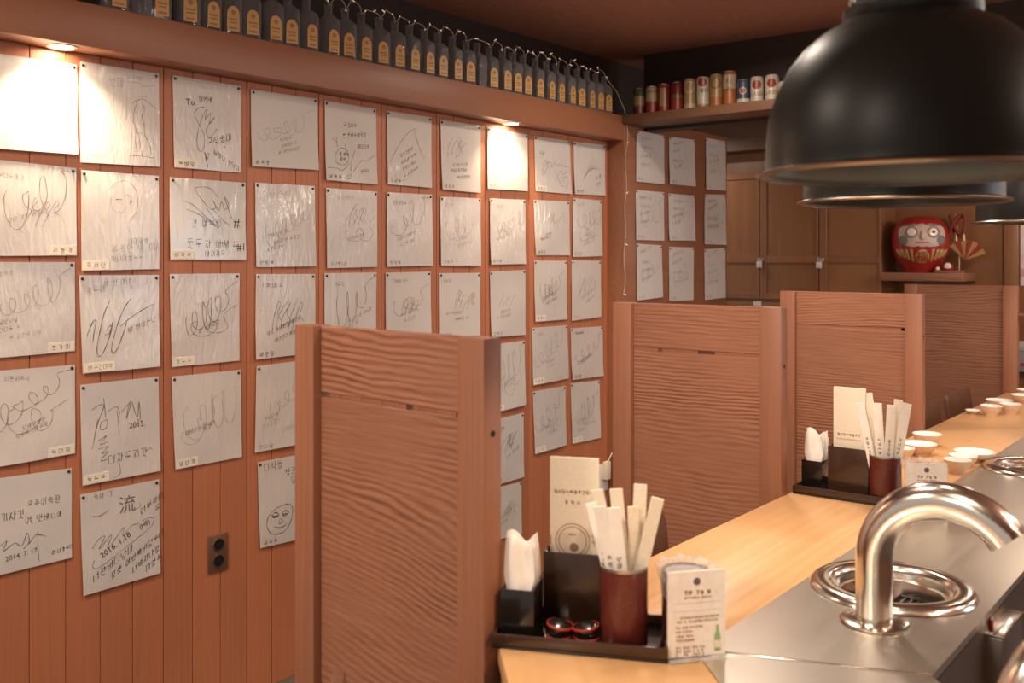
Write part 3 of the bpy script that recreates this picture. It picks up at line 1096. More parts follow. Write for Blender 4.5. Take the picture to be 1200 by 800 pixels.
    def name_tag(self, t, right=False, strip=True, chars=3):
        tw = 0.078 / self.w if chars <= 3 else 0.095 / self.w
        th = 0.027 / self.h
        a = (1 - tw - 0.01) if right else 0.012
        b0, b1 = 0.995 - th, 0.995
        if strip:
            vs = [self.pos(a, b0, 0.0009), self.pos(a + tw, b0, 0.0009), self.pos(a + tw, b1, 0.0009), self.pos(a, b1, 0.0009)]
            vs += [p - Vector((0.0008, 0, 0)) for p in vs]
            tagm = MB().add(vs, [(0, 3, 2, 1), (4, 5, 6, 7), (0, 1, 5, 4), (1, 2, 6, 5), (2, 3, 7, 6), (3, 0, 4, 7)]).build('name_tag', M['tag'], t)
        keep = self.ink
        self.ink = MB()
        size = th * 0.5
        sx = size * self.h / self.w
        step = tw * 0.8 / chars
        for i in range(chars):
            for st in glyph(self.rng):
                vs = []
                p = st
                for c in st:
                    pass
                self.stroke([(a + tw * 0.14 + i * step + px * sx, b1 - th * 0.24 - py * size) for px, py in st], 0.0016, self.ink, curve=False)
        self.ink.v = [tuple(Vector(v) + Vector((0.0006, 0, 0))) for v in self.ink.v]
        self.ink.build('tag_print', M['ink'], t)['kind'] = 'stuff'
        self.ink = keep


def draw(s):
    """What is written on each sheet, as far as it can be made out."""
    k = s.key
    r = s.rng
    if k == (1, 1):
        s.scrawl(0.5, 0.45, 0.6, 0.3, 3, -0.3, mb=s.faint)
    elif k == (2, 1):
        s.line(0.30, 0.20, 2, 0.09, 0.02, 0.0014, s.soft)
        s.line(0.58, 0.10, 4, 0.045, 0.05, 0.0010, s.soft)
        s.stroke([(0.57, 0.14), (0.72, 0.13), (0.80, 0.16), (0.95, 0.13)], 0.0012, s.soft)
        # standing figure under a tree line
        s.stroke([(0.62, 0.36), (0.75, 0.30), (0.82, 0.31), (0.95, 0.38)], 0.0014)
        s.stroke([(0.67, 0.28), (0.85, 0.27)], 0.0010, s.soft)
        s.stroke([(0.70, 0.34), (0.66, 0.44), (0.65, 0.55), (0.68, 0.62), (0.67, 0.74), (0.69, 0.90)], 0.0013)
        s.stroke([(0.76, 0.33), (0.80, 0.40), (0.76, 0.48), (0.79, 0.56), (0.80, 0.68), (0.86, 0.78), (0.88, 0.88)], 0.0013)
        s.stroke([(0.68, 0.66), (0.76, 0.66)], 0.0016)
        s.stroke([(0.72, 0.68), (0.73, 0.80), (0.76, 0.90)], 0.0012)
        s.stroke([(0.58, 0.91), (0.72, 0.90), (0.92, 0.91)], 0.0014)
        # fainter second figure
        s.stroke([(0.22, 0.50), (0.34, 0.44), (0.40, 0.40)], 0.001, s.faint)
        s.stroke([(0.28, 0.54), (0.25, 0.64), (0.24, 0.72), (0.30, 0.82), (0.34, 0.90)], 0.001, s.faint)
        s.stroke([(0.33, 0.55), (0.36, 0.70), (0.37, 0.88)], 0.001, s.faint)
        s.stroke([(0.10, 0.91), (0.25, 0.92), (0.42, 0.91)], 0.001, s.soft)
    elif k == (3, 1):
        s.text('To', 0.24, 0.30, 0.10, -0.05)
        s.line(0.36, 0.25, 3, 0.06, -0.06, 0.0016)
        s.stroke([(0.44, 0.30), (0.34, 0.33), (0.30, 0.40), (0.37, 0.52), (0.43, 0.62), (0.42, 0.76), (0.36, 0.80), (0.32, 0.70), (0.36, 0.52), (0.44, 0.36), (0.48, 0.33), (0.45, 0.44), (0.53, 0.36), (0.51, 0.48), (0.59, 0.40), (0.49, 0.50), (0.46, 0.58), (0.50, 0.64), (0.56, 0.60), (0.62, 0.53)], 0.0017)
        s.line(0.47, 0.74, 4, 0.085, -0.25, 0.0022)
        s.stroke([(0.72, 0.72), (0.74, 0.73)], 0.003)
        s.line(0.57, 0.82, 6, 0.055, 0.42, 0.0018)
        s.stroke([(0.43, 0.80), (0.46, 0.92), (0.48, 1.0 - 0.03), (0.45, 0.84), (0.50, 0.82), (0.47, 0.88)], 0.0018)
    elif k == (5, 1):
        s.line(0.32, 0.30, 4, 0.055, -0.02, 0.0015)
        s.line(0.32, 0.44, 7, 0.055, -0.10, 0.0015)
        s.line(0.60, 0.56, 4, 0.055, -0.06, 0.0015)
        s.stroke([(0.22, 0.50), (0.14, 0.47), (0.20, 0.44), (0.20, 0.50), (0.22, 0.57)], 0.0014)
        s.stroke([(0.18, 0.66), (0.27, 0.58), (0.40, 0.60), (0.42, 0.72), (0.32, 0.79), (0.19, 0.76), (0.17, 0.67)], 0.0016)
        s.line(0.24, 0.68, 3, 0.05, -0.05, 0.0016)
        s.line(0.26, 0.74, 2, 0.05, 0, 0.0016)
        s.stroke([(0.36, 0.52), (0.37, 0.60), (0.41, 0.68)], 0.0014)
        s.stroke([(0.03, 0.84), (0.20, 0.84), (0.30, 0.86), (0.46, 0.74), (0.55, 0.58)], 0.0015)
        s.stroke([(0.48, 0.74), (0.46, 0.86)], 0.0013)
        s.stroke([(0.50, 0.88), (0.66, 0.72), (0.80, 0.70), (1.0 - 0.03, 0.60)], 0.0015)
        s.stroke([(0.38, 0.93), (0.46, 0.90), (0.44, 0.96), (0.36, 0.95)], 0.0013)
        s.line(0.66, 0.88, 3, 0.05, -0.15, 0.0013)
    elif k == (6, 1):
        s.stroke([(0.06, 0.70), (0.16, 0.55), (0.30, 0.40), (0.44, 0.28), (0.60, 0.20), (0.66, 0.19)], 0.0018)
        s.stroke([(0.60, 0.20), (0.66, 0.36), (0.74, 0.50), (0.84, 0.62)], 0.0016)
        for i in range(4):
            s.line(0.26 + i * 0.03, 0.64 + i * 0.09, 5, 0.055, -0.45, 0.0015)
        s.stroke([(0.12, 0.78), (0.20, 0.92), (0.36, 0.93), (0.52, 0.84)], 0.0011, s.soft)
    elif k == (9, 1):
        s.line(0.12, 0.34, 2, 0.08, 0, 0.0017)
        s.stroke([(0.20, 0.50), (0.28, 0.42), (0.34, 0.50), (0.26, 0.62), (0.18, 0.70), (0.22, 0.54), (0.40, 0.44), (0.44, 0.54), (0.52, 0.44), (0.58, 0.50), (0.66, 0.46), (0.74, 0.48), (0.92, 0.50)], 0.0017)
        s.stroke([(0.56, 0.60), (0.62, 0.74), (0.72, 0.86), (0.86, 0.86), (0.90, 0.74), (0.82, 0.68), (0.74, 0.74), (0.78, 0.80)], 0.0016)
        s.stroke([(0.60, 0.68), (0.72, 0.58), (0.76, 0.64), (0.92, 0.56)], 0.0014)
    elif k == (10, 1):
        s.stroke([(0.06, 0.16), (0.14, 0.10), (0.20, 0.10)], 0.0018)
        for i in range(6):
            s.stroke([(0.26 + 0.01 * i, 0.74 - 0.02 * i), (0.42 + 0.03 * i, 0.50), (0.60 + 0.05 * i, 0.26 + 0.05 * i)], 0.0013)
        s.line(0.62, 0.74, 2, 0.09, -0.3, 0.0016)
        s.line(0.66, 0.86, 2, 0.08, -0.3, 0.0016)
    elif k == (2, 2):
        s.stroke([(0.34, 0.18), (0.44, 0.10), (0.58, 0.08), (0.68, 0.16), (0.71, 0.28), (0.69, 0.40), (0.64, 0.46)], 0.0011, s.soft)
        s.stroke([(0.36, 0.24), (0.36, 0.34), (0.42, 0.40), (0.52, 0.40), (0.55, 0.34)], 0.0010, s.faint)
        s.stroke([(0.42, 0.28), (0.47, 0.27), (0.50, 0.28)], 0.0022)
        s.stroke([(0.55, 0.22), (0.62, 0.24), (0.60, 0.32), (0.64, 0.28)], 0.0014, s.soft)
        s.stroke([(0.66, 0.42), (0.58, 0.52), (0.60, 0.62)], 0.0010, s.faint)
        s.line(0.58, 0.74, 4, 0.06, -0.06, 0.0012, s.soft)
        s.line(0.36, 0.84, 6, 0.085, -0.06, 0.0012, s.soft)
        s.line(0.36, 0.92, 6, 0.06, -0.05, 0.0012, s.soft)
    elif k == (3, 2):
        s.stroke([(0.62, 0.22), (0.50, 0.10), (0.32, 0.11), (0.36, 0.20), (0.50, 0.36), (0.58, 0.34), (0.55, 0.26), (0.62, 0.38), (0.66, 0.26), (0.70, 0.36), (0.76, 0.30), (0.70, 0.20), (0.78, 0.42), (0.80, 0.48)], 0.0018)
        s.stroke([(0.16, 0.28), (0.28, 0.32), (0.44, 0.46), (0.60, 0.58)], 0.0017)
        s.stroke([(0.20, 0.38), (0.36, 0.44), (0.58, 0.58)], 0.0017)
        s.stroke([(0.46, 0.36), (0.62, 0.56)], 0.0015)
        s.stroke([(0.54, 0.36), (0.70, 0.52), (0.78, 0.55)], 0.0015)
        s.line(0.26, 0.60, 4, 0.10, -0.02, 0.0016)
        s.text('#', 0.87, 0.58, 0.17)
        s.line(0.14, 0.87, 2, 0.12, -0.02, 0.0020)
        s.line(0.38, 0.87, 3, 0.11, -0.02, 0.0018)
        s.line(0.66, 0.88, 2, 0.11, -0.02, 0.0018)
        s.text('#1', 0.93, 0.88, 0.13)
        s.line(0.44, 0.97, 4, 0.075, -0.04, 0.0018)
    elif k == (2, 3):
        s.stroke([(0.06, 0.62), (0.14, 0.48), (0.18, 0.47), (0.15, 0.58), (0.13, 0.69)], 0.0022)
        s.stroke([(0.36, 0.26), (0.28, 0.40), (0.22, 0.58), (0.18, 0.74), (0.19, 0.83), (0.24, 0.82), (0.30, 0.72), (0.36, 0.58), (0.38, 0.49)], 0.0022)
        s.stroke([(0.30, 0.57), (0.36, 0.52), (0.34, 0.60), (0.28, 0.62)], 0.0018)
        s.stroke([(0.62, 0.25), (0.54, 0.34), (0.46, 0.48), (0.40, 0.62), (0.36, 0.76), (0.38, 0.82), (0.44, 0.76), (0.52, 0.60), (0.56, 0.50)], 0.0024)
        s.stroke([(0.48, 0.54), (0.60, 0.46), (0.76, 0.38), (0.92, 0.32)], 0.0022)
        s.line(0.58, 0.62, 6, 0.06, -0.30, 0.0018)
        s.line(0.08, 0.20, 3, 0.07, -0.10, 0.0014, s.soft)
        s.line(0.30, 0.12, 4, 0.06, -0.08, 0.0014, s.soft)
    elif k == (2, 4):
        s.stroke([(0.14, 0.26), (0.24, 0.22), (0.28, 0.24), (0.22, 0.36), (0.18, 0.46)], 0.0018)
        s.stroke([(0.28, 0.16), (0.30, 0.36)], 0.0016)
        s.stroke([(0.24, 0.40), (0.31, 0.38), (0.30, 0.46), (0.23, 0.47), (0.24, 0.40)], 0.0015)
        s.stroke([(0.32, 0.30), (0.44, 0.26), (0.48, 0.34)], 0.0016)
        s.stroke([(0.44, 0.30), (0.46, 0.44), (0.46, 0.56)], 0.0016)
        s.stroke([(0.50, 0.32), (0.62, 0.24), (0.56, 0.40), (0.62, 0.22), (0.70, 0.40), (0.73, 0.24), (0.74, 0.42), (0.70, 0.42)], 0.0017)
        s.text('2015.', 0.70, 0.50, 0.085, -0.02)
        s.stroke([(0.20, 0.36), (0.16, 0.52), (0.12, 0.66)], 0.0015)
        s.stroke([(0.20, 0.58), (0.30, 0.54), (0.22, 0.62), (0.32, 0.60)], 0.0017)
        s.stroke([(0.20, 0.66), (0.32, 0.65), (0.24, 0.71), (0.32, 0.70), (0.22, 0.78), (0.31, 0.78)], 0.0016)
        s.line(0.32, 0.84, 5, 0.09, -0.04, 0.0018)
        s.stroke([(0.80, 0.78), (0.86, 0.74), (0.90, 0.76)], 0.0015)
        s.stroke([(0.46, 0.84), (0.47, 0.94), (0.40, 1.0 - 0.02)], 0.0014)
    elif k == (2, 5):
        s.line(0.12, 0.09, 3, 0.06, -0.05, 0.0014, s.soft, gapfrac=0.9)
        s.stroke([(0.14, 0.24), (0.22, 0.25), (0.34, 0.21)], 0.0028, s.soft)
        s.text('流', 0.57, 0.26, 0.19, 0.0, s.soft)
        s.stroke([(0.62, 0.24), (0.66, 0.26), (0.74, 0.24), (0.73, 0.20)], 0.0018, s.soft)
        s.stroke([(0.12, 0.56), (0.20, 0.48), (0.28, 0.46), (0.20, 0.58), (0.36, 0.46), (0.30, 0.60), (0.44, 0.48), (0.52, 0.42), (0.50, 0.50), (0.62, 0.42), (0.72, 0.42)], 0.0016)
        s.text('2016. 1.18', 0.42, 0.60, 0.085, -0.42)
        s.text('(HE)', 0.80, 0.46, 0.07, -0.30)
        s.stroke([(0.14, 0.68), (0.12, 0.74), (0.20, 0.76), (0.50, 0.64), (0.84, 0.50), (0.92, 0.42), (0.86, 0.38), (0.76, 0.40)], 0.0014)
        s.line(0.74, 0.34, 4, 0.07, -0.42, 0.0018)
        s.line(0.90, 0.36, 1, 0.07, -0.3, 0.0018)
        s.line(0.12, 0.90, 6, 0.075, -0.42, 0.0020)
        s.line(0.34, 0.92, 9, 0.065, -0.44, 0.0020)
        s.line(0.62, 0.92, 5, 0.065, -0.44, 0.0020)
        s.line(0.80, 0.95, 3, 0.065, -0.44, 0.0020)
    elif k == (1, 5):
        s.line(0.48, 0.36, 5, 0.075, -0.02, 0.0014)
        s.line(0.20, 0.46, 3, 0.085, -0.02, 0.0018)
        s.line(0.46, 0.53, 3, 0.08, -0.02, 0.0015)
        s.line(0.66, 0.52, 3, 0.06, -0.02, 0.0013)
        s.text('!', 0.86, 0.52, 0.10)
        s.stroke([(0.16, 0.72), (0.26, 0.66), (0.22, 0.76), (0.34, 0.70), (0.42, 0.74), (0.48, 0.62), (0.50, 0.72), (0.44, 0.78)], 0.0018)
        s.stroke([(0.50, 0.74), (0.58, 0.66), (0.70, 0.70)], 0.0016)
        s.stroke([(0.60, 0.62), (0.60, 0.80), (0.62, 0.96)], 0.0016)
        s.text('2014. 7. 17', 0.42, 0.86, 0.075, -0.08, s.soft)
        s.line(0.76, 0.92, 5, 0.045, -0.10, 0.0016)
    elif k == (4, 5):
        s.line(0.10, 0.13, 3, 0.09, -0.06, 0.0016)
        s.line(0.42, 0.22, 4, 0.075, -0.06, 0.0015)
        s.line(0.55, 0.32, 4, 0.075, -0.06, 0.0015)
        s.stroke([(0.26, 0.58), (0.14, 0.66), (0.12, 0.78), (0.22, 0.87), (0.42, 0.86), (0.54, 0.74), (0.56, 0.60), (0.46, 0.55), (0.28, 0.57)], 0.0022)
        for a in (0.26, 0.43):
            s.stroke([(a - 0.06, 0.65), (a, 0.62), (a + 0.06, 0.65), (a, 0.68), (a - 0.05, 0.66), (a + 0.03, 0.66)], 0.0030)
        s.stroke([(0.34, 0.70), (0.32, 0.76), (0.38, 0.75), (0.36, 0.70)], 0.0018)
        s.stroke([(0.24, 0.79), (0.36, 0.81), (0.46, 0.78)], 0.0026)
        s.stroke([(0.62, 0.62), (0.70, 0.50), (0.80, 0.44), (0.76, 0.62), (0.90, 0.52)], 0.0016)
    else:
        # marks that can be seen but not read
        wide = s.w > s.h
        if k[0] >= 11:
            for i in range(4):
                s.line(0.12 + 0.05 * r.random(), 0.18 + 0.17 * i, r.choice([5, 6, 7]), 0.06, r.uniform(-0.3, 0.05), 0.0015, r.choice([s.ink, s.soft]))
            s.scrawl(0.5, 0.5, 0.6, 0.4, 3, r.uniform(-0.6, -0.1), 0.0014, s.soft)
            return
        mb = s.faint if k in ((4, 1), (3, 4), (4, 4), (1, 3), (8, 2), (7, 2), (4, 2)) else r.choice([s.ink, s.soft, s.soft])
        s.scrawl(r.uniform(0.4, 0.6), r.uniform(0.35, 0.5), r.uniform(0.5, 0.75), r.uniform(0.25, 0.5), r.choice([3, 4, 5]), r.uniform(-0.7, -0.2), 0.0016, mb)
        if r.random() < 0.5:
            s.scrawl(r.uniform(0.35, 0.65), r.uniform(0.5, 0.65), 0.4, 0.3, 2, r.uniform(-0.8, 0.2), 0.0014, mb)
        sl = r.uniform(-0.35, -0.05)
        for i in range(r.choice([1, 2, 2, 3])):
            s.line(r.uniform(0.1, 0.45), 0.66 + 0.085 * i, r.choice([4, 5, 6, 7]), 0.05, sl, 0.0013, r.choice([mb, s.soft]))
        if r.random() < 0.6:
            s.line(r.uniform(0.08, 0.2), r.uniform(0.12, 0.2), r.choice([3, 4, 5]), 0.055, r.uniform(-0.1, 0.05), 0.0013, mb)


for key in PAPERS:
    s = Sheet(key)
    draw(s)
    c, rw = key
    if key in LOOK:
        label = LOOK[key]
    elif c >= 11:
        label = 'sleeved signed paper on the end panel, %s row, %s from the corner' % (['', 'top', 'middle', 'bottom'][rw], ORD[c - 10])
    else:
        label = 'sleeved signed paper, %s column from the left, %s row down' % (ORD[c], ORD[rw])
    t = s.finish(label, None)
    if key not in ((2, 5), (1, 5), (8, 6), (2, 1), (1, 1)):
        s.name_tag(t, right=(c == 1), strip=(c in (1, 2, 3) or key in ((9, 1), (9, 4), (9, 5), (8, 4), (9, 3), (10, 5))), chars=5 if key in ((2, 3), (5, 2)) else 3)
    elif key == (2, 1) or key == (1, 1):
        pass

# ================================================================== wall socket
t = thing('wall_socket', 'dark metal double socket on the planks below the papers', 'wall socket', (0.0, 1.878, 0.50))
MB().box((0, -0.036, -0.060), (0.007, 0.036, 0.060)).build('cover_plate', M['plate'], t, bevel=0.002)
for z in (0.026, -0.026):
    s_ = MB().lathe([(0.0185, 0.006), (0.0215, 0.006), (0.0215, 0.010), (0.0185, 0.010)], n=24, closed=True, m=Matrix.Translation((0, 0, z)) @ Matrix.Rotation(PI / 2, 4, 'Y')).build('socket_ring', M['pale_edge'], t, smooth=True)
    MB().lathe([(0, 0.0075), (0.0185, 0.0075)], n=24, m=Matrix.Translation((0, 0, z)) @ Matrix.Rotation(PI / 2, 4, 'Y')).build('socket_well', M['black'], t)

# ================================================================== bottles on the ledge
def bottle_profile(n=6):
    return None


def make_bottle(name, turned=False):
    t = thing(name, 'x', 'bottle', (0, 0, 0))
    # square body with rounded corners, shouldered, short neck
    mb = MB()
    secs = [(0.0, 0.030, 0.008), (0.003, 0.034, 0.010), (0.118, 0.0355, 0.011), (0.132, 0.032, 0.015), (0.142, 0.022, 0.018), (0.148, 0.0145, 0.0145), (0.176, 0.0135, 0.0135), (0.178, 0.0165, 0.0165), (0.186, 0.0165, 0.0165), (0.188, 0.0125, 0.0125)]
    vs, fs = [], []
    n = 24
    for z, h, rc in secs:
        for k in range(n):
            a = 2 * PI * (k + 0.5) / n
            cx, cy = math.cos(a), math.sin(a)
            e = max(rc / h, 0.02)
            p = 2 + 5 * (1 - e)            # squarer body, round neck
            d = (abs(cx) ** p + abs(cy) ** p) ** (-1 / p)
            vs.append((h * d * cx, h * d * cy, z))
    for i in range(len(secs) - 1):
        for k in range(n):
            k2 = (k + 1) % n
            fs.append((i * n + k, i * n + k2, (i + 1) * n + k2, (i + 1) * n + k))
    fs.append(tuple(reversed(range(n))))
    fs.append(tuple((len(secs) - 1) * n + k for k in range(n)))
    mb.add(vs, fs)
    mb.build('glass_body', M['bottle'], t, smooth=True, angle=40)
    if not turned:
        # arched label on the room side
        pts = [(-0.0205, 0.012), (0.0205, 0.012), (0.0205, 0.066)]
        for k in range(1, 12):
            a = PI * k / 12
            pts.append((0.0205 * math.cos(a), 0.066 + 0.026 * math.sin(a)))
        pts.append((-0.0205, 0.066))
        mm = Matrix(((0, 0, 1, 0.0352), (1, 0, 0, 0), (0, 1, 0, 0), (0, 0, 0, 1)))
        lb = MB().prism(pts, 0.0, 0.0012, m=mm).build('label', M['bottle_label'], t)
        pr = MB()
        mm2 = Matrix(((0, 0, 1, 0.0366), (1, 0, 0, 0), (0, 1, 0, 0), (0, 0, 0, 1)))
        pr.lathe([(0, 0), (0.008, 0)], n=12, m=mm2 @ Matrix.Translation((0, 0.071, 0)))
        for (x0, x1, z0, z1) in ((-0.015, 0.015, 0.046, 0.052), (-0.012, 0.013, 0.036, 0.041), (-0.014, 0.014, 0.018, 0.024)):
            pr.add([tuple(mm2 @ Vector(p)) for p in ((x0, z0, 0), (x1, z0, 0), (x1, z1, 0), (x0, z1, 0))], [(0, 1, 2, 3)])
        pr.build('label_print', M['ink_brown'], t)['kind'] = 'stuff'
    return t


BY = [1.500, 1.635, 1.734, 1.813, 1.889, 1.957, 2.049, 2.12, 2.201, 2.30, 2.376, 2.453, 2.547, 2.623, 2.703, 2.786, 2.866, 2.952, 3.031, 3.186, 3.266, 3.343, 3.415, 3.506, 3.586, 3.660, 3.746, 3.83, 3.907, 3.984, 4.060]
ORDB = 'first second third fourth fifth sixth seventh eighth ninth tenth eleventh twelfth thirteenth fourteenth fifteenth sixteenth seventeenth eighteenth nineteenth'.split()
proto = make_bottle('whisky_bottle')
plainb = make_bottle('whisky_bottle', True)
rb = random.Random(3)
for i, yb in enumerate(BY):
    o = proto if i == 0 else copy_tree(proto)
    o.location = (0.050 + rb.uniform(-0.006, 0.004), yb, 2.158)
    o.rotation_euler = (0, 0, R(rb.uniform(-7, 7) + (-9 if i < 19 else -6)))
    if i < 19:
        lab = 'clear square bottle with amber label, %s from the left in the long row' % ORDB[i]
    else:
        lab = 'clear square bottle with amber label, %s from the left in the farther, brighter row' % ORDB[i - 19]
    tag(o, lab, 'bottle', 'amber-labelled bottles standing along the ledge')
plainb.location = (0.045, 3.110, 2.158)
tag(plainb, 'clear square bottle turned to hide its label, in the gap between the rows', 'bottle', 'amber-labelled bottles standing along the ledge')
plainb2 = copy_tree(plainb)
plainb2.location = (0.050, 1.568, 2.158)
tag(plainb2, 'clear square bottle without visible label near the left end of the row', 'bottle', 'amber-labelled bottles standing along the ledge')

# fairy-light wire looped from neck to neck and down the corner
t = thing('fairy_lights', 'thin fairy light wire looped over bottle necks and down the corner', 'string lights', (0.05, 2.2, 2.34))
O = Vector((0.05, 2.2, 2.34))
path = []
ys = [y_ for y_ in BY if y_ > 1.9]
for a_, b_ in zip(ys[:-1], ys[1:]):
    hgt = rb.uniform(0.022, 0.045)
    for k in range(9):
        f = k / 9
        path.append(Vector((0.052 + 0.010 * math.sin(k), a_ + (b_ - a_) * f, 2.340 + hgt * math.sin(PI * f))) - O)
path.append(Vector((0.06, 4.06, 2.34)) - O)
path += [Vector(p) - O for p in ((0.09, 4.12, 2.27), (0.106, 4.165, 2.185), (0.109, 4.180, 2.12))]
z = 2.12
k = 0
while z > 1.30:
    z -= 0.05
    k += 1
    path.append(Vector((0.108 + 0.002 * math.sin(k), 4.182 + 0.010 * math.sin(k * 1.3) - 0.03 * (2.12 - z), z)) - O)
MB().tube(path, 0.0016, n=5).build('wire', M['wire'], t, smooth=True)
for i in range(0, len(path), 5):
    p = path[i]
    d = Vector((rb.uniform(0.004, 0.010), rb.uniform(-0.02, 0.02), rb.uniform(-0.006, 0.010)))
    MB().tube([p, p + d * 0.6, p + d], [0.0014, 0.0022, 0.0012], n=6).build('bulb', M['bulb_glow'], t, smooth=True)
# small clump of plugs at the foot of the corner
t = thing('plug_adapter', 'small cream plug adapter low in the corner behind the chopsticks', 'plug', (0.0, 4.10, 0.29))
MB().box((0.0, -0.035, 0.0), (0.03, 0.035, 0.13)).build('adapter_body', M['white_plastic'], t, bevel=0.004)
MB().box((0.03, -0.02, 0.06), (0.055, 0.02, 0.15)).build('plug', M['cream'], t, bevel=0.004)
MB().tube([(0.05, 0.0, 0.15), (0.06, 0.02, 0.19), (0.05, 0.05, 0.16), (0.08, 0.062, 0.26)], 0.003, n=6).build('cord', M['white_plastic'], t, smooth=True)

# ================================================================== cans on the high shelf
def bend_text(mb, body, r, zc, size, ang0=0.0, extra=0.0006):
    vs, fs = text_mesh(body)
    out = []
    for x, y in vs:
        a = ang0 - PI / 2 + x * size / r
        out.append(((r + extra) * math.cos(a), (r + extra) * math.sin(a), zc + y * size))
    mb.add(out, fs)


def band(mb, r, z0, z1, a0=0.0, a1=2 * PI, n=28, extra=0.0004):
    vs, fs = [], []
    for k in range(n + 1):
        a = a0 - PI / 2 + (a1 - a0) * k / n
        vs += [((r + extra) * math.cos(a), (r + extra) * math.sin(a), z0), ((r + extra) * math.cos(a), (r + extra) * math.sin(a), z1)]
    for k in range(n):
        fs.append((2 * k, 2 * k + 2, 2 * k + 3, 2 * k + 1))
    mb.add(vs, fs)


def disc_on(mb, r, zc, rad, ang0=0.0, n=18, extra=0.0005):
    vs, fs = [], []
    for i in range(5):
        q = rad * (1 - i / 4.2)
        for k in range(n):
            a = 2 * PI * k / n
            b = ang0 - PI / 2 + q * math.cos(a) / r
            vs.append(((r + extra) * math.cos(b), (r + extra) * math.sin(b), zc + q * math.sin(a)))
    for i in range(4):
        for k in range(n):
            k2 = (k + 1) % n
            fs.append((i * n + k, i * n + k2, (i + 1) * n + k2, (i + 1) * n + k))
    fs.append(tuple(4 * n + k for k in range(n)))
    mb.add(vs, fs)


CANCOL = dict(green=(0.10, 0.13, 0.045), red=(0.34, 0.035, 0.025), gold=(0.42, 0.26, 0.10), cream=(0.58, 0.45, 0.28), blue=(0.06, 0.075, 0.14), white=(0.66, 0.58, 0.46), orange=(0.46, 0.15, 0.04), darkred=(0.20, 0.015, 0.018), brown=(0.22, 0.10, 0.04))
CM = {k: plain('can_' + k, [c * 0.62 for c in v], 0.38, metal=0.0, bscale=40) for k, v in CANCOL.items()}
# x, tall, base, list of (kind, ...), label
CANS = [
    (0.149, 0, 'green', [('band', 'gold', 0.050, 0.095), ('band', 'darkred', 0.0, 0.04)], 'small green can with a gold band at the left end of the can shelf', 0.135),
    (0.221, 0, 'cream', [('band', 'red', 0.005, 0.062), ('band', 'gold', 0.104, 0.118)], 'cream can with a red lower half, second from the left on the shelf', 0.138),
    (0.289, 0, 'red', [('bandpart', 'gold', 0.03, 0.12, -0.5, 0.5)], 'bright red can with a gold panel on the high shelf', 0.142),
    (0.362, 0, 'darkred', [('band', 'brown', 0.060, 0.082), ('band', 'red', 0.01, 0.055)], 'dark red can with a brown middle band on the high shelf', 0.142),
    (0.433, 1, 'gold', [('ring', 'cream', 0.11, 0.030), ('band', 'cream', 0.008, 0.03)], 'tall pale gold can with a ring emblem, first of the tall ones', 0.150),
    (0.503, 1, 'white', [('disc', 'red', 0.125, 0.022), ('text', 'brown', '一番搾', 0.083, 0.021), ('band', 'gold', 0.0, 0.02)], 'tall white can with black characters across its middle', 0.152),
    (0.572, 1, 'gold', [('ring', 'brown', 0.112, 0.026), ('band', 'orange', 0.008, 0.05)], 'tall gold can with brown arch emblem, third of the tall ones', 0.156),
    (0.641, 1, 'orange', [('band', 'cream', 0.08, 0.145), ('text2', 'brown', '秋', 0.112, 0.030), ('text2', 'brown', '味', 0.078, 0.030)], 'tallest orange can with two large brown characters', 0.163),
    (0.711, 0, 'blue', [('disc', 'cream', 0.062, 0.017), ('disc', 'red', 0.062, 0.011), ('band', 'white', 0.006, 0.026)], 'small dark blue can with a pale round emblem', 0.116),
    (0.779, 0, 'white', [('disc', 'red', 0.083, 0.021), ('text', 'brown', 'CLASSIC', 0.040, 0.024), ('band', 'gold', 0.108, 0.117)], 'small cream CLASSIC can beside the blue can', 0.122),
    (0.851, 0, 'white', [('disc', 'red', 0.083, 0.021), ('text', 'brown', 'CLASSIC', 0.040, 0.024), ('band', 'gold', 0.108, 0.117)], 'small cream CLASSIC can nearest the black hood', 0.122),
    (0.912, 0, 'white', [('band', 'cream', 0.02, 0.06)], 'short plain pale can half hidden behind the black hood', 0.085),
]
for x, tall, base, marks, lab, h in CANS:
    r = 0.031
    t = thing('drink_can', lab, 'can', (x, 4.235, 2.16), R(18), 'drink cans on the high shelf')
    MB().lathe([(0, 0.0), (0.024, 0.0), (r, 0.008), (r, h - 0.012), (0.027, h - 0.002)], n=28).build('can_body', CM[base], t, smooth=True)
    MB().lathe([(0.027, h - 0.002), (0.0275, h), (0.0255, h), (0.025, h - 0.004), (0, h - 0.004)], n=28).build('can_lid', M['silver'], t, smooth=True)
    for mk in marks:
        mb = MB()
        if mk[0] == 'band':
            band(mb, r, max(mk[2], 0.009), min(mk[3], h - 0.013))
        elif mk[0] == 'bandpart':
            band(mb, r, mk[2], mk[3], mk[4], mk[5], 10)
        elif mk[0] == 'disc':
            disc_on(mb, r, mk[2], mk[3], extra=0.0006 + 0.0004 * (mk[1] == 'red'))
        elif mk[0] == 'ring':
            disc_on(mb, r, mk[2], mk[3])
            m2 = MB()
            disc_on(m2, r, mk[2], mk[3] * 0.75, extra=0.0009)
            m2.build('emblem', CM[base], t, smooth=True)
        else:
            bend_text(mb, mk[2], r, mk[3] - mk[4] * 0.3, mk[4], extra=0.0012)
        mb.build('print', CM[mk[1]], t, smooth=True)['kind'] = 'stuff'

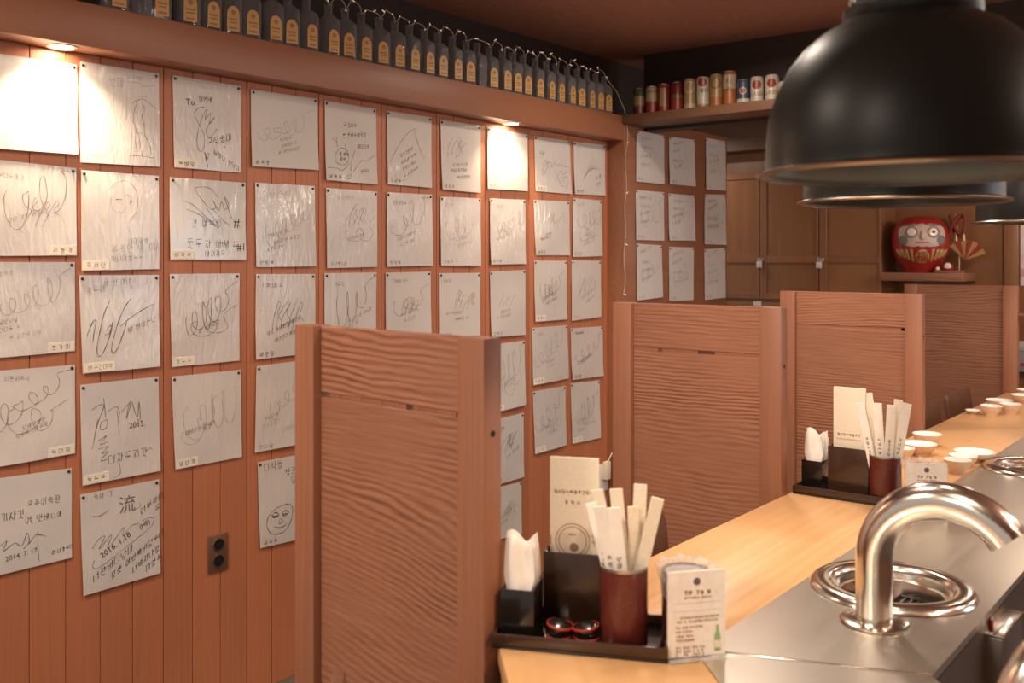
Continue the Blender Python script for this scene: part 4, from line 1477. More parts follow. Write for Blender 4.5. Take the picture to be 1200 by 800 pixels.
# black curved hose hanging under the shelf
t = thing('black_hose', 'black curved hose hanging in the shade below the can shelf', 'hose', (0.50, 5.2, 2.10))
pts = []
for k in range(15):
    a = R(95) + R(170) * k / 14
    pts.append((0.045 * math.cos(a) + 0.02, 0, 0.115 * math.sin(a) + 0.11))
MB().tube([(0.05, 0, 0.385)] + [(0.03, 0, 0.30)] + pts, 0.022, n=14).build('hose', M['black'], t, smooth=True)
MB().lathe([(0.024, 0.0), (0.03, 0.0), (0.03, 0.02), (0.024, 0.02)], c=(0.05, 0, 0.37), n=16, closed=True).build('collar', M['black'], t)

# ================================================================== lockers on the back wall
t = thing('locker_cabinet', 'row of brown wooden lockers with small padlocks on the back wall', 'cabinet', (0, 5.95, 1.10))
MB().box((-0.80, 0.022, 0.0), (0.783, 0.268, 0.90)).build('carcass', M['back_wood'], t)
MB().box((-0.80, 0.0, 0.0), (0.783, 0.022, 0.065)).build('bottom_rail', M['back_wood'], t, bevel=0.002)
bays = [(-0.79, -0.400), (-0.392, 0.003), (0.010, 0.396), (0.404, 0.780)]
for i, (a_, b_) in enumerate(bays):
    d = MB().box((a_, 0.008, 0.085), (b_, 0.020, 0.895)).build('door', M['back_wood'], t)
    fw = 0.045
    for lo, hi in (((a_, 0.0, 0.085), (a_ + fw, 0.008, 0.895)), ((b_ - fw * 0.3, 0.0, 0.085), (b_, 0.008, 0.895))):
        MB().box(lo, hi).build('stile', M['back_wood'], d, bevel=0.001, segs=1)
    for z0, z1 in ((0.085, 0.120), (0.318, 0.362), (0.862, 0.895)):
        MB().box((a_ + fw, 0.0, z0), (b_ - fw * 0.3, 0.008, z1)).build('rail', M['back_wood'], d, bevel=0.001, segs=1)
    if i in (2, 3):
        hp = MB().box((a_ - 0.012, -0.006, 0.325), (a_ + 0.030, 0.0, 0.350)).build('hasp', M['silver'], d, bevel=0.002)
        lk = MB()
        lk.box((a_ - 0.012, -0.030, 0.285), (a_ + 0.022, -0.008, 0.325))
        lk.build('padlock', M['white_plastic'], d, bevel=0.005)
        MB().tube([(a_ - 0.006, -0.019, 0.323), (a_ - 0.006, -0.019, 0.343), (a_ + 0.005, -0.019, 0.354), (a_ + 0.016, -0.019, 0.343), (a_ + 0.016, -0.019, 0.323)], 0.003, n=8).build('shackle', M['silver'], d, smooth=True)
tag(MB().box((0, 0, 0), (0.055, 0.004, 0.030)).build('paper_label', M['white_plastic'], None, loc=(-0.032, 5.944, 1.14)), 'blank white paper label stuck below the lockers', 'label')

# ================================================================== shelf with the daruma
t = thing('wall_shelf', 'small wooden shelf carrying the red daruma doll', 'shelf', (0.79, 5.90, 1.315))
MB().box((0, 0, 0), (0.455, 0.32, 0.048)).build('shelf_board', M['screen'], t, bevel=0.003)
MB().box((0.30, 0.02, 0.048), (0.45, 0.07, 0.062)).build('edge_lip', M['post'], t, bevel=0.002)

t = thing('daruma_doll', 'big red daruma doll with pale face and gold stripes', 'doll', (0.985, 6.03, 1.363), R(20))
prof = [(0, 0.0), (0.075, 0.0), (0.085, 0.006), (0.110, 0.040), (0.140, 0.090), (0.155, 0.140), (0.158, 0.190), (0.152, 0.240), (0.132, 0.285), (0.100, 0.315), (0.055, 0.330), (0, 0.334)]


def smooth_prof(p, n=3):
    return smooth_path(p, n)


dp = smooth_prof(prof)
dp = [(max(0, a), b) for a, b in dp]
MB().lathe(dp, n=48, sy=0.92).build('body', M['daruma_red'], t, smooth=True, angle=60)


def body_r(z):
    for (r0, z0), (r1, z1) in zip(dp[:-1], dp[1:]):
        if z0 <= z <= z1 and z1 > z0:
            return r0 + (r1 - r0) * (z - z0) / (z1 - z0)
    return 0.1


def on_body(x, z, lift):
    r = body_r(z)
    x = max(-r * 0.985, min(r * 0.985, x))
    return (x * (1 + lift / r), -math.sqrt(max(r * r - x * x, 0)) * 0.92 - lift, z)


def patch(outline, lift, name, mat, parent, rings=5):
    """A patch of paint laid on the body: outline (x, z) shrunk to its middle."""
    cx = sum(p[0] for p in outline) / len(outline)
    cz = sum(p[1] for p in outline) / len(outline)
    mb = MB()
    vs, fs = [], []
    n = len(outline)
    for i in range(rings + 1):
        f = 1 - i / rings * 0.97
        for x, z in outline:
            lf = lift if i else lift * 0.2
            vs.append(on_body(cx + (x - cx) * f, cz + (z - cz) * f, lf))
    for i in range(rings):
        for k in range(n):
            k2 = (k + 1) % n
            fs.append((i * n + k, i * n + k2, (i + 1) * n + k2, (i + 1) * n + k))
    fs.append(tuple(rings * n + k for k in range(n)))
    mb.add(vs, fs)
    return mb.build(name, mat, parent, smooth=True, angle=70)


def ell(cx, cz, a, b, n=24, p=2.0):
    return [(cx + a * math.copysign(abs(math.cos(2 * PI * k / n)) ** (2 / p), math.cos(2 * PI * k / n)),
             cz + b * math.copysign(abs(math.sin(2 * PI * k / n)) ** (2 / p), math.sin(2 * PI * k / n))) for k in range(n)]


face = patch(ell(0, 0.218, 0.125, 0.068, 32, 3.2), 0.003, 'face', M['pale_skin'], t)
beard = plain('daruma_shade', (0.22, 0.19, 0.17), 0.6)
for sx in (-1, 1):
    patch(ell(sx * 0.098, 0.190, 0.026, 0.030, 16), 0.0042, 'whisker_patch', beard, face)
    patch(ell(sx * 0.058, 0.235, 0.040, 0.038, 24), 0.0045, 'eye_socket', plain('eye_ring', (0.36, 0.20, 0.09), 0.5), face)
    e = patch(ell(sx * 0.057, 0.236, 0.026, 0.027, 24), 0.007, 'eye', M['white_china'], face)
    if sx > 0:
        patch(ell(sx * 0.057, 0.236, 0.010, 0.011, 16), 0.009, 'pupil', M['black'], face)
    patch(ell(sx * 0.062, 0.276, 0.042, 0.007, 16), 0.005, 'eyebrow', beard, face)
MB().lathe([(0, -0.03), (0.010, -0.022), (0.015, -0.006), (0.010, 0.015), (0.004, 0.03), (0, 0.032)], n=14, m=Matrix.Translation(on_body(0, 0.215, 0.002))).build('nose', M['pale_skin'], face, smooth=True)
patch(ell(0, 0.176, 0.045, 0.004, 20), 0.005, 'mouth', M['daruma_red'], face)
for sx in (-1, 1):
    for i, x in enumerate((0.060, 0.087, 0.112, 0.134)):
        patch([(sx * (x - 0.008), 0.135), (sx * (x + 0.008), 0.138), (sx * (x * 0.88 + 0.007), 0.085 + i * 0.004), (sx * (x * 0.80 + 0.004), 0.062 + i * 0.010), (sx * (x * 0.78 - 0.006), 0.070 + i * 0.010)], 0.003, 'gold_stripe', M['gold'], t, 3)
patch(ell(0, 0.095, 0.038, 0.040, 28), 0.003, 'gold_roundel', M['gold'], t)
mb = MB()
vs, fs = text_mesh('福')
mb.add([on_body(x * 0.066, 0.071 + y * 0.066, 0.006) for x, y in vs], fs)
mb.build('emblem', M['daruma_red'], t)

# ornaments beside it
for nm, x, r_, lab in (('tiny', 1.098, 0.019, 'smallest red and white ball doll at the foot of the daruma'), ('small', 1.150, 0.031, 'larger red and white ball doll right of the daruma')):
    t = thing('ball_doll', lab, 'doll', (x, 5.965 if nm == 'tiny' else 5.975, 1.363 if nm == 'tiny' else 1.363), R(15), 'little ball dolls by the daruma')
    MB().lathe([(r_ * math.sin(PI * k / 12), r_ - r_ * math.cos(PI * k / 12)) for k in range(13)], n=20).build('body', M['daruma_red'], t, smooth=True)
    MB().lathe([(0, 0), (r_ * 0.35, 0.0015), (r_ * 0.62, -0.004)], n=16, m=Matrix.Translation((0, -r_ * 0.96, r_ * 1.25)) @ Matrix.Rotation(PI / 2, 4, 'X')).build('face', M['white_china'], t, smooth=True)
t = thing('festive_ornament', 'red and gold fan ornament on a stick behind the daruma', 'ornament', (1.185, 6.08, 1.363))
MB().lathe([(0, 0), (0.03, 0), (0.03, 0.012), (0, 0.014)], n=16).build('foot', M['post'], t, smooth=True)
MB().tube([(0, 0, 0.01), (0.002, 0, 0.16), (-0.02, 0, 0.34)], 0.005, n=8).build('stick', M['gold'], t, smooth=True)
for k in range(7):
    a = R(-38 + k * 17)
    d = Vector((math.sin(a), 0, math.cos(a)))
    n_ = Vector((math.cos(a), 0, -math.sin(a))) * 0.016
    p = Vector((0.035, -0.012 - 0.003 * (k % 2), 0.075))
    e = p + d * 0.115
    mb = MB()
    mb.add([p, e - n_, e + n_, p + Vector((0, 0.003, 0)), e - n_ + Vector((0, 0.003, 0)), e + n_ + Vector((0, 0.003, 0))], [(0, 1, 2), (5, 4, 3), (0, 3, 4, 1), (1, 4, 5, 2), (2, 5, 3, 0)])
    mb.build('fan_blade', M['daruma_red'] if k % 2 else M['gold'], t)
kn = []
for k in range(41):
    a = 2 * PI * k / 40
    kn.append((-0.005 + 0.042 * math.sin(2 * a), -0.015 + 0.012 * math.cos(3 * a), 0.275 + 0.060 * math.sin(3 * a + 0.6)))
MB().tube(kn, 0.010, n=8).build('cord_knot', plain('cord_red', (0.20, 0.03, 0.02), 0.7), t, smooth=True)
for x in (-0.012, 0.030):
    MB().lathe([(0.003, 0.06), (0.007, 0.05), (0.010, 0.0), (0, 0.0)], c=(x, -0.02, 0.185), n=10).build('tassel', M['gold'], t, smooth=True)

# poster and wall panel at the right edge
t = thing('wall_poster', 'pale pink and white poster at the right edge of the back wall', 'poster', (1.482, 6.212, 1.29))
MB().box((0, 0, 0), (0.48, 0.004, 0.385)).build('sheet', plain('poster_print', (0.74, 0.60, 0.58), 0.4, bscale=9, vary=0.18), t)
MB().box((0.0, -0.002, 0.05), (0.48, 0.0, 0.10)).build('print_band', plain('poster_blush', (0.60, 0.34, 0.33), 0.4), t)
t = thing('thermostat_box', 'white and grey wall box low on the right edge', 'wall box', (1.478, 6.185, 0.80))
MB().box((0, 0, 0), (0.30, 0.033, 0.12)).build('case', plain('grey_plastic', (0.42, 0.40, 0.38), 0.4), t, bevel=0.003)
MB().box((0, -0.004, 0.12), (0.30, 0.033, 0.175)).build('cover', M['white_plastic'], t, bevel=0.003)
MB().box((0.01, -0.003, 0.035), (0.06, 0.0, 0.050)).build('red_mark', M['red'], t)

# ================================================================== black hoods
def hood(x, y, label, z=1.565, energy=6.0):
    t = thing('pendant_hood', label, 'pendant lamp', (x, y, z), group='black dome hoods over the counter')
    prof = [(0.211, 0.000), (0.2115, 0.004), (0.206, 0.007), (0.199, 0.009), (0.1985, 0.014), (0.199, 0.022), (0.1985, 0.050), (0.194, 0.085), (0.184, 0.118), (0.168, 0.150), (0.146, 0.178), (0.120, 0.200), (0.098, 0.212), (0.090, 0.217)]
    MB().lathe(prof, n=72).build('dome', M['enamel'], t, smooth=True, angle=50)
    inn = [(0.210, 0.000), (0.200, 0.004), (0.1965, 0.010), (0.1965, 0.050), (0.192, 0.084), (0.182, 0.116), (0.166, 0.148), (0.144, 0.176), (0.118, 0.197), (0.0, 0.205)]
    MB().lathe(inn, n=72).build('lining', M['enamel_in'], t, smooth=True, angle=50)
    MB().lathe([(0.2115, 0.0005), (0.213, 0.0025), (0.2115, 0.005), (0.2085, 0.004), (0.2085, -0.0005)], n=72, closed=True).build('rim', M['pale_edge'], t, smooth=True)
    c = t
    MB().lathe([(0.088, 0.214), (0.092, 0.220), (0.092, 0.232), (0.080, 0.236), (0.076, 0.240), (0.076, 0.262), (0.082, 0.266), (0.082, 0.276), (0.074, 0.280), (0.072, 0.330), (0.030, 0.345), (0.018, 0.352), (0, 0.352)], n=40).build('neck', M['enamel'], t, smooth=True, angle=35)
    for k in range(6):
        a = 2 * PI * k / 6 + 0.25
        MB().lathe([(0, 0.0), (0.008, 0.0), (0.008, 0.006), (0.004, 0.009), (0, 0.009)], n=10, m=Matrix.Translation((0.075 * math.cos(a), 0.075 * math.sin(a), 0.251)) @ Matrix.Rotation(a, 4, 'Z') @ Matrix.Rotation(PI / 2, 4, 'Y')).build('bolt', M['chrome'], t, smooth=True)
    MB().tube([(0, 0, 0.345), (0, 0, CEIL - z)], 0.012, n=12).build('stem', M['enamel'], t, smooth=True)
    MB().lathe([(0.0, 0.145), (0.022, 0.150), (0.030, 0.166), (0.026, 0.185), (0.014, 0.198), (0, 0.202)], n=20).build('bulb', M['bulb'], t, smooth=True)
    spot_lamp('hood_light', (x, y, z + 0.130), (x, y, 0), energy, 135, 0.5, 0.035, (1.0, 0.80, 0.58))
    return t

hood(2.30, 1.42, 'largest black dome hood hanging at upper right, nearest', energy=13)
hood(2.067, 2.133, 'middle black dome hood, half hidden behind the nearest one', energy=1.8)
hood(2.065, 3.61, 'small distant black dome hood at the right edge', energy=9)
hood(2.05, 5.10, 'farthest black dome hood over the end of the counter', energy=6)

# ================================================================== table sets
def tilted(p0, d, length, w, th, roll=0.0):
    """Matrix for a flat stick that starts at p0 and runs along d."""
    d = Vector(d).normalized()
    side = Vector((math.cos(roll), math.sin(roll), 0))
    side = (side - d * side.dot(d)).normalized()
    nrm = d.cross(side)
    return Matrix(((side.x, nrm.x, d.x, p0[0]), (side.y, nrm.y, d.y, p0[1]), (side.z, nrm.z, d.z, p0[2]), (0, 0, 0, 1)))


def local(base, rz, p):
    c, s_ = math.cos(rz), math.sin(rz)
    return (base[0] + p[0] * c - p[1] * s_, base[1] + p[0] * s_ + p[1] * c, base[2] + (p[2] if len(p) > 2 else 0))


def table_set(base, rz, which, near, P):
    """base: front left corner of the tray on the counter."""
    z0 = 0.75
    B = (base[0], base[1], z0)
    rg = random.Random(11 if near else 23)
    L, D = P['L'], P['D']
    # tray
    t = thing('serving_tray', 'black lacquer condiment tray ' + which, 'tray', B, rz, 'condiment trays on the counter')
    MB().box((0, 0, 0.0), (L, D, 0.007)).build('tray_base', M['lacquer'], t, bevel=0.002)
    for lo, hi in (((0, 0, 0.007), (L, 0.007, 0.026)), ((0, D - 0.007, 0.007), (L, D, 0.026)), ((0, 0.007, 0.007), (0.007, D - 0.007, 0.026)), ((L - 0.007, 0.007, 0.007), (L, D - 0.007, 0.026))):
        MB().box(lo, hi).build('tray_edge', M['lacquer_brown'], t, bevel=0.0015)
    # napkin holder
    nx, ny = P['napkin']
    lp = local(B, rz, (nx, ny, 0.0075))
    t = thing('napkin_holder', 'small black napkin box ' + which, 'napkin holder', lp, rz, 'napkin boxes on the trays')
    nw, nd, nh = 0.062, 0.085, P['nh']
    MB().box((0, 0, 0), (nw, nd, 0.005)).build('box_base', M['lacquer'], t)
    for lo, hi in (((0, 0, 0.005), (nw, 0.004, nh)), ((0, nd - 0.004, 0.005), (nw, nd, nh)), ((0, 0.004, 0.005), (0.004, nd - 0.004, nh)), ((nw - 0.004, 0.004, 0.005), (nw, nd - 0.004, nh))):
        MB().box(lo, hi).build('box_wall', M['lacquer'], t, bevel=0.001)
    # napkins: a folded bunch
    t = thing('paper_napkins', 'bunch of white paper napkins poking from the box ' + which, 'napkins', (lp[0], lp[1], lp[2] + 0.006), rz)
    for s_ in range(4):
        mb = MB()
        vs, fs = [], []
        nu, nv = 9, 8
        for j in range(nv + 1):
            v = j / nv
            for i in range(nu + 1):
                u = i / nu
                flare = 0.85 + 0.30 * math.sin(v * 2.6)
                x = nw / 2 + (u - 0.5) * (nw - 0.012) * (flare if v > 0.5 else 0.93)
                yv = 0.012 + s_ * 0.018 + 0.007 * math.sin(u * 7 + s_ * 2 + v * 3) * v + (0.010 * (v - 0.5) if v > 0.5 else 0)
                z = v * (nh + P['nup'] - 0.012 * s_ * (s_ - 1.5) * 0.5) + 0.010 * math.sin(u * 5.5 + s_) * v
                vs.append((x, yv, z))
        for j in range(nv):
            for i in range(nu):
                a_ = j * (nu + 1) + i
                fs.append((a_, a_ + 1, a_ + nu + 2, a_ + nu + 1))
        k = len(vs)
        vs2 = [(p[0], p[1] + 0.004, p[2]) for p in vs]
        fs += [tuple(k + q_ for q_ in reversed(f)) for f in fs]
        edge = [i for i in range(nu)] + [(nu) + (nu + 1) * j for j in range(nv)] + [nv * (nu + 1) + nu - i for i in range(nu)] + [(nv - j) * (nu + 1) for j in range(nv)]
        for a_, b_ in zip(edge, edge[1:] + edge[:1]):
            fs.append((a_, b_, b_ + k, a_ + k))
        mb.add(vs + vs2, fs)
        mb.build('napkin', M['tissue'], t, smooth=True, angle=70)
    # menu stand and menu card
    mx, my = P['menu']
    mw, md, mh = P['mw'], 0.040, P['mh']
    lp = local(B, rz, (mx, my, 0.0075))
    t = thing('menu_stand', 'dark brown upright menu stand ' + which, 'menu stand', lp, rz, 'menu stands on the trays')
    MB().box((0, 0, 0), (mw, md, 0.006)).build('stand_base', M['lacquer'], t)
    MB().box((0, 0, 0.006), (mw, 0.005, mh)).build('front_plate', M['lacquer_brown'], t, bevel=0.0015)
    MB().box((0, md - 0.005, 0.006), (mw, md, mh * 1.01)).build('rear_plate', M['lacquer_brown'], t, bevel=0.0015)
    for a_ in (0.0, mw - 0.005):
        MB().box((a_, 0.005, 0.006), (a_ + 0.005, md - 0.005, mh)).build('side_plate', M['lacquer'], t, bevel=0.0015)
    ml = 0.305
    cw = P['cw']
    mc = local(B, rz, (mx + P['cx'], my + 0.018, 0.0145))
    t = thing('menu_card', P['card_label'], 'menu', mc, rz, 'menu cards')
    MB().box((0, 0, 0), (cw, 0.010, ml)).build('card', M['cream'], t, bevel=0.0015)
    pr = MB()
    rgm = random.Random(5)
    def marks(cx_, zc, n, sz, step):
        for i in range(n):
            for st in glyph(rgm):
                for p, q_ in zip(st[:-1], st[1:]):
                    a_ = Vector((cx_ + (i - n / 2) * step + p[0] * sz, 0, zc + p[1] * sz))
                    b_ = Vector((cx_ + (i - n / 2) * step + q_[0] * sz, 0, zc + q_[1] * sz))
                    if (b_ - a_).length < 1e-5:
                        continue
                    nn = (b_ - a_).normalized().cross(Vector((0, 1, 0))) * sz * 0.09
                    pr.add([(v.x, -0.0006, v.z) for v in (a_ - nn, b_ - nn, b_ + nn, a_ + nn)], [(0, 1, 2, 3)])
    if near:
        marks(cw * 0.5, ml - 0.068, 10, 0.0062, 0.0076)
        marks(cw * 0.5, ml - 0.088, 3, 0.0062, 0.0115)
        zc = ml - 0.158
        for rr in (0.026, 0.032):
            for k in range(40):
                a0, a1 = 2 * PI * k / 40, 2 * PI * (k + 1) / 40
                pr.add([(cw * 0.47 + q_ * math.cos(a_), -0.0006, zc + q_ * math.sin(a_)) for a_, q_ in ((a0, rr), (a1, rr), (a1, rr + 0.0014), (a0, rr + 0.0014))], [(0, 1, 2, 3)])
        pr.lathe([(0, 0), (0.0085, 0)], n=14, m=Matrix.Translation((cw * 0.50, -0.0007, zc - 0.012)) @ Matrix.Rotation(PI / 2, 4, 'X'))
        marks(cw * 0.47, zc + 0.010, 3, 0.004, 0.005)
        for sx in (-1, 1):
            for kz in (-1, 0, 1):
                marks(cw * 0.47 + sx * 0.042, zc + kz * 0.006 - 0.002, 1, 0.005, 0.006)
        for kz in range(4):
            marks(cw * 0.90, zc + 0.030 - kz * 0.011, 1, 0.006, 0.006)
        pr.build('print', M['ink_brown'], t)['kind'] = 'stuff'
    else:
        marks(cw * 0.5, 0.163, 8, 0.0070, 0.0085)
        marks(cw * 0.5, 0.151, 14, 0.0038, 0.0052)
        pr.build('print', M['ink_brown'], t)['kind'] = 'stuff'
    # chopstick cup
    cx_, cy_ = P['cup']
    ch, cr = P['ch'], P['cr']
    lp = local(B, rz, (cx_, cy_, 0.0075))
    t = thing('chopstick_cup', 'red-brown lacquer chopstick cup ' + which, 'cup', lp, rz, 'chopstick cups')
    MB().lathe([(0, 0.0), (cr - 0.002, 0.0), (cr, 0.003), (cr, ch - 0.001), (cr - 0.001, ch)], n=44).build('cup_wall', M['red_lacquer'], t, smooth=True)
    MB().lathe([(cr - 0.001, ch), (cr - 0.0025, ch), (cr - 0.004, ch - 0.004), (cr - 0.005, 0.006), (0, 0.006)], n=44).build('cup_lining', M['lacquer'], t, smooth=True)
    MB().lathe([(cr + 0.0003, ch - 0.004), (cr + 0.0006, ch + 0.0006), (cr - 0.003, ch + 0.0008), (cr - 0.003, ch - 0.003)], n=44, closed=True).build('rim_band', M['silver'], t, smooth=True)
    for (x_, y_, lx, ly, ln, wd, roll, wrapped), how in zip(P['sticks'], P['how']):
        p0 = (lp[0], lp[1], lp[2] + 0.009)
        # foot of the sleeve on the cup floor, leaning out over the rim
        foot = local(p0, rz, (x_, y_, 0))
        dl = local((0, 0, 0), rz, (lx, ly, 0))
        d = Vector((dl[0], dl[1], 1.0))
        st = thing('chopstick_sleeve', how + ' in the red cup ' + which, 'chopsticks', foot, 0, 'wrapped chopsticks in the cup ' + which)
        mm = tilted((0, 0, 0), d, ln, wd, 0.004, rz + roll)
        MB().box((-wd / 2, -0.0022, 0), (wd / 2, 0.0022, ln), m=mm).build('sleeve', M['white_paper'] if wrapped else M['cream'], st, bevel=0.001, segs=1)
        if wrapped:
            pr2 = MB()
            rgs = random.Random(int(1000 * abs(lx) + 100 * abs(x_ * 50)))
            for i in range(wrapped):
                zz = ln * 0.60 - i * 0.0125 - (0.02 if i > 3 else 0)
                for stt in glyph(rgs):
                    for p, q_ in zip(stt[:-1], stt[1:]):
                        a_ = Vector(((p[0] - 0.5) * 0.008, 0, zz + p[1] * 0.008))
                        b_ = Vector(((q_[0] - 0.5) * 0.008, 0, zz + q_[1] * 0.008))
                        if (b_ - a_).length < 1e-5:
                            continue
                        nn = (b_ - a_).normalized().cross(Vector((0, 1, 0))) * 0.0007
                        for yy in (-0.0028, 0.0028):
                            pr2.add([tuple(mm @ Vector((v.x, yy, v.z))) for v in (a_ - nn, b_ - nn, b_ + nn, a_ + nn)], [(0, 1, 2, 3)])
            pr2.build('print', M['ink_brown'], st)['kind'] = 'stuff'
    return B


S1 = dict(how=['leftmost printed chopstick sleeve leaning left', 'second printed chopstick sleeve from the left', 'upright printed chopstick sleeve at the front', 'plain pale chopstick sleeve at the back middle', 'tallest plain white chopstick sleeve', 'plain pale chopstick sleeve at the back left', 'plain chopstick sleeve leaning far right', 'shortest chopstick sleeve at the front right'],
          L=0.315, D=0.165, napkin=(0.012, 0.022), nh=0.092, nup=0.080, menu=(0.072, 0.120), mw=0.118, mh=0.135, cw=0.094, cx=0.009, cup=(0.232, 0.060), ch=0.140, cr=0.0425,
          card_label='cream menu card with a round emblem in the near stand',
          sticks=[(0.002, 0.006, -0.27, 0.02, 0.245, 0.021, 0.1, 4), (0.006, -0.010, -0.20, -0.05, 0.245, 0.023, -0.1, 6), (0.010, -0.014, -0.11, -0.03, 0.240, 0.024, 0.05, 7),
                  (0.008, 0.016, -0.10, 0.05, 0.262, 0.024, 0.0, 0), (0.016, 0.012, 0.04, 0.06, 0.272, 0.024, 0.0, 0), (-0.002, 0.018, -0.20, 0.04, 0.262, 0.024, 0.0, 0),
                  (0.002, -0.002, 0.23, 0.00, 0.262, 0.023, 0.15, 0), (0.020, 0.004, -0.02, 0.02, 0.235, 0.020, 0.3, 0)])
TR1 = R(25.6)
table_set((1.590, 1.352), TR1, 'on the near tray', True, S1)
S2 = dict(how=['leftmost printed chopstick sleeve', 'tallest chopstick sleeve sticking up at the back', 'second printed chopstick sleeve from the left', 'printed chopstick sleeve right of the middle', 'rightmost printed chopstick sleeve', 'plain chopstick sleeve at the back right'],
          L=0.330, D=0.165, napkin=(0.006, 0.055), nh=0.085, nup=0.075, menu=(0.090, 0.045), mw=0.118, mh=0.138, cw=0.094, cx=0.010, cup=(0.255, 0.050), ch=0.130, cr=0.0435,
          card_label='plain cream menu card with small print in the far stand',
          sticks=[(-0.016, -0.004, -0.20, -0.02, 0.270, 0.024, 0.0, 7), (-0.010, 0.012, -0.16, 0.04, 0.295, 0.024, 0.0, 0), (-0.002, -0.010, -0.06, -0.02, 0.270, 0.026, 0.0, 6),
                  (0.006, -0.008, 0.06, -0.02, 0.268, 0.026, 0.05, 6), (0.014, -0.002, 0.17, 0.00, 0.278, 0.026, 0.1, 7), (0.006, 0.014, 0.08, 0.05, 0.280, 0.024, 0.0, 0)])
table_set((1.548, 2.800), R(0.5), 'on the far tray', False, S2)

# two little lacquer sauce pots on the near tray
for i, (px_, py_) in enumerate(((0.118, 0.040), (0.166, 0.042))):
    lp = local((1.590, 1.352, 0.75), TR1, (px_, py_, 0.0075))
    t = thing('sauce_pot', ('left' if i == 0 else 'right') + ' of two black and red lacquer pots on the near tray', 'pot', lp, TR1, 'lacquer pots on the near tray')
    rr = 0.0215
    MB().lathe([(0, 0.0), (rr * 0.8, 0.0), (rr, 0.004), (rr, 0.020), (rr * 0.9, 0.022), (0, 0.022)], n=28).build('pot_body', M['lacquer'], t, smooth=True)
    MB().lathe([(rr, 0.008), (rr + 0.0012, 0.009), (rr + 0.0012, 0.012), (rr, 0.013)], n=28, closed=True).build('red_band', M['red'], t, smooth=True)
    mm = Matrix.Translation((0, 0, 0.024)) @ Matrix.Rotation(R(-9 if i else 9), 4, 'Y')
    MB().lathe([(0, 0.0), (rr + 0.002, 0.0), (rr + 0.002, 0.007), (rr * 0.6, 0.013), (0, 0.014)], n=28, m=mm).build('lid', M['lacquer'], t, smooth=True)
    MB().lathe([(rr + 0.002, 0.004), (rr + 0.0035, 0.005), (rr + 0.0035, 0.008), (rr + 0.002, 0.0085)], n=28, closed=True, m=mm).build('lid_band', M['red'], t, smooth=True)


# wrapped canisters with table cards
def canister(x, y, rz, which, r=0.046, h=0.135):
    t = thing('wrapped_canister', 'dark red canister with clear plastic bag over its rim ' + which, 'canister', (x, y, 0.75), rz, 'canisters wrapped in plastic')
    MB().lathe([(0, 0), (r - 0.002, 0), (r, 0.003), (r, h), (r - 0.004, h), (r - 0.005, 0.006), (0, 0.006)], n=40).build('canister_body', M['red_lacquer'], t, smooth=True)
    bag = MB()
    vs, fs = [], []
    n = 48
    prof_ = [(r + 0.0012, h - 0.045), (r + 0.003, h - 0.020), (r + 0.010, h + 0.002), (r + 0.010, h + 0.010), (r - 0.002, h + 0.007), (r - 0.008, h - 0.004)]
    for j, (q_, zz) in enumerate(prof_):
        for k in range(n):
            a_ = 2 * PI * k / n
            w_ = 0.0018 * math.sin(9 * a_ + j) + 0.0012 * math.sin(17 * a_ + 2 * j)
            vs.append(((q_ + w_ * (j > 0)) * math.cos(a_), (q_ + w_ * (j > 0)) * math.sin(a_), zz + w_ * 1.2))
    for j in range(len(prof_) - 1):
        for k in range(n):
            k2 = (k + 1) % n
            fs.append((j * n + k, j * n + k2, (j + 1) * n + k2, (j + 1) * n + k))
    bag.add(vs, fs)
    bag.build('plastic_bag', M['film'], t, smooth=True)
    MB().lathe([(0, h - 0.004), (r - 0.006, h - 0.002), (r - 0.006, h - 0.008), (0, h - 0.009)], n=40).build('inner_dish', M['silver'], t, smooth=True)


def film():
    m, nt, b = new_mat('plastic_film')
    N, L_ = nt.nodes, nt.links
    tc = N.new('ShaderNodeTexCoord')
    no = N.new('ShaderNodeTexNoise')
    no.inputs['Scale'].default_value = 45
    no.inputs['Detail'].default_value = 3
    L_.new(tc.outputs['Object'], no.inputs['Vector'])
    mr = N.new('ShaderNodeMapRange')
    mr.inputs['To Min'].default_value = 0.12
    mr.inputs['To Max'].default_value = 0.50
    L_.new(no.outputs['Fac'], mr.inputs['Value'])
    L_.new(mr.outputs[0], b.inputs['Alpha'])
    b.inputs['Base Color'].default_value = (0.85, 0.82, 0.78, 1)
    b.inputs['Roughness'].default_value = 0.12
    return m


M['film'] = film()


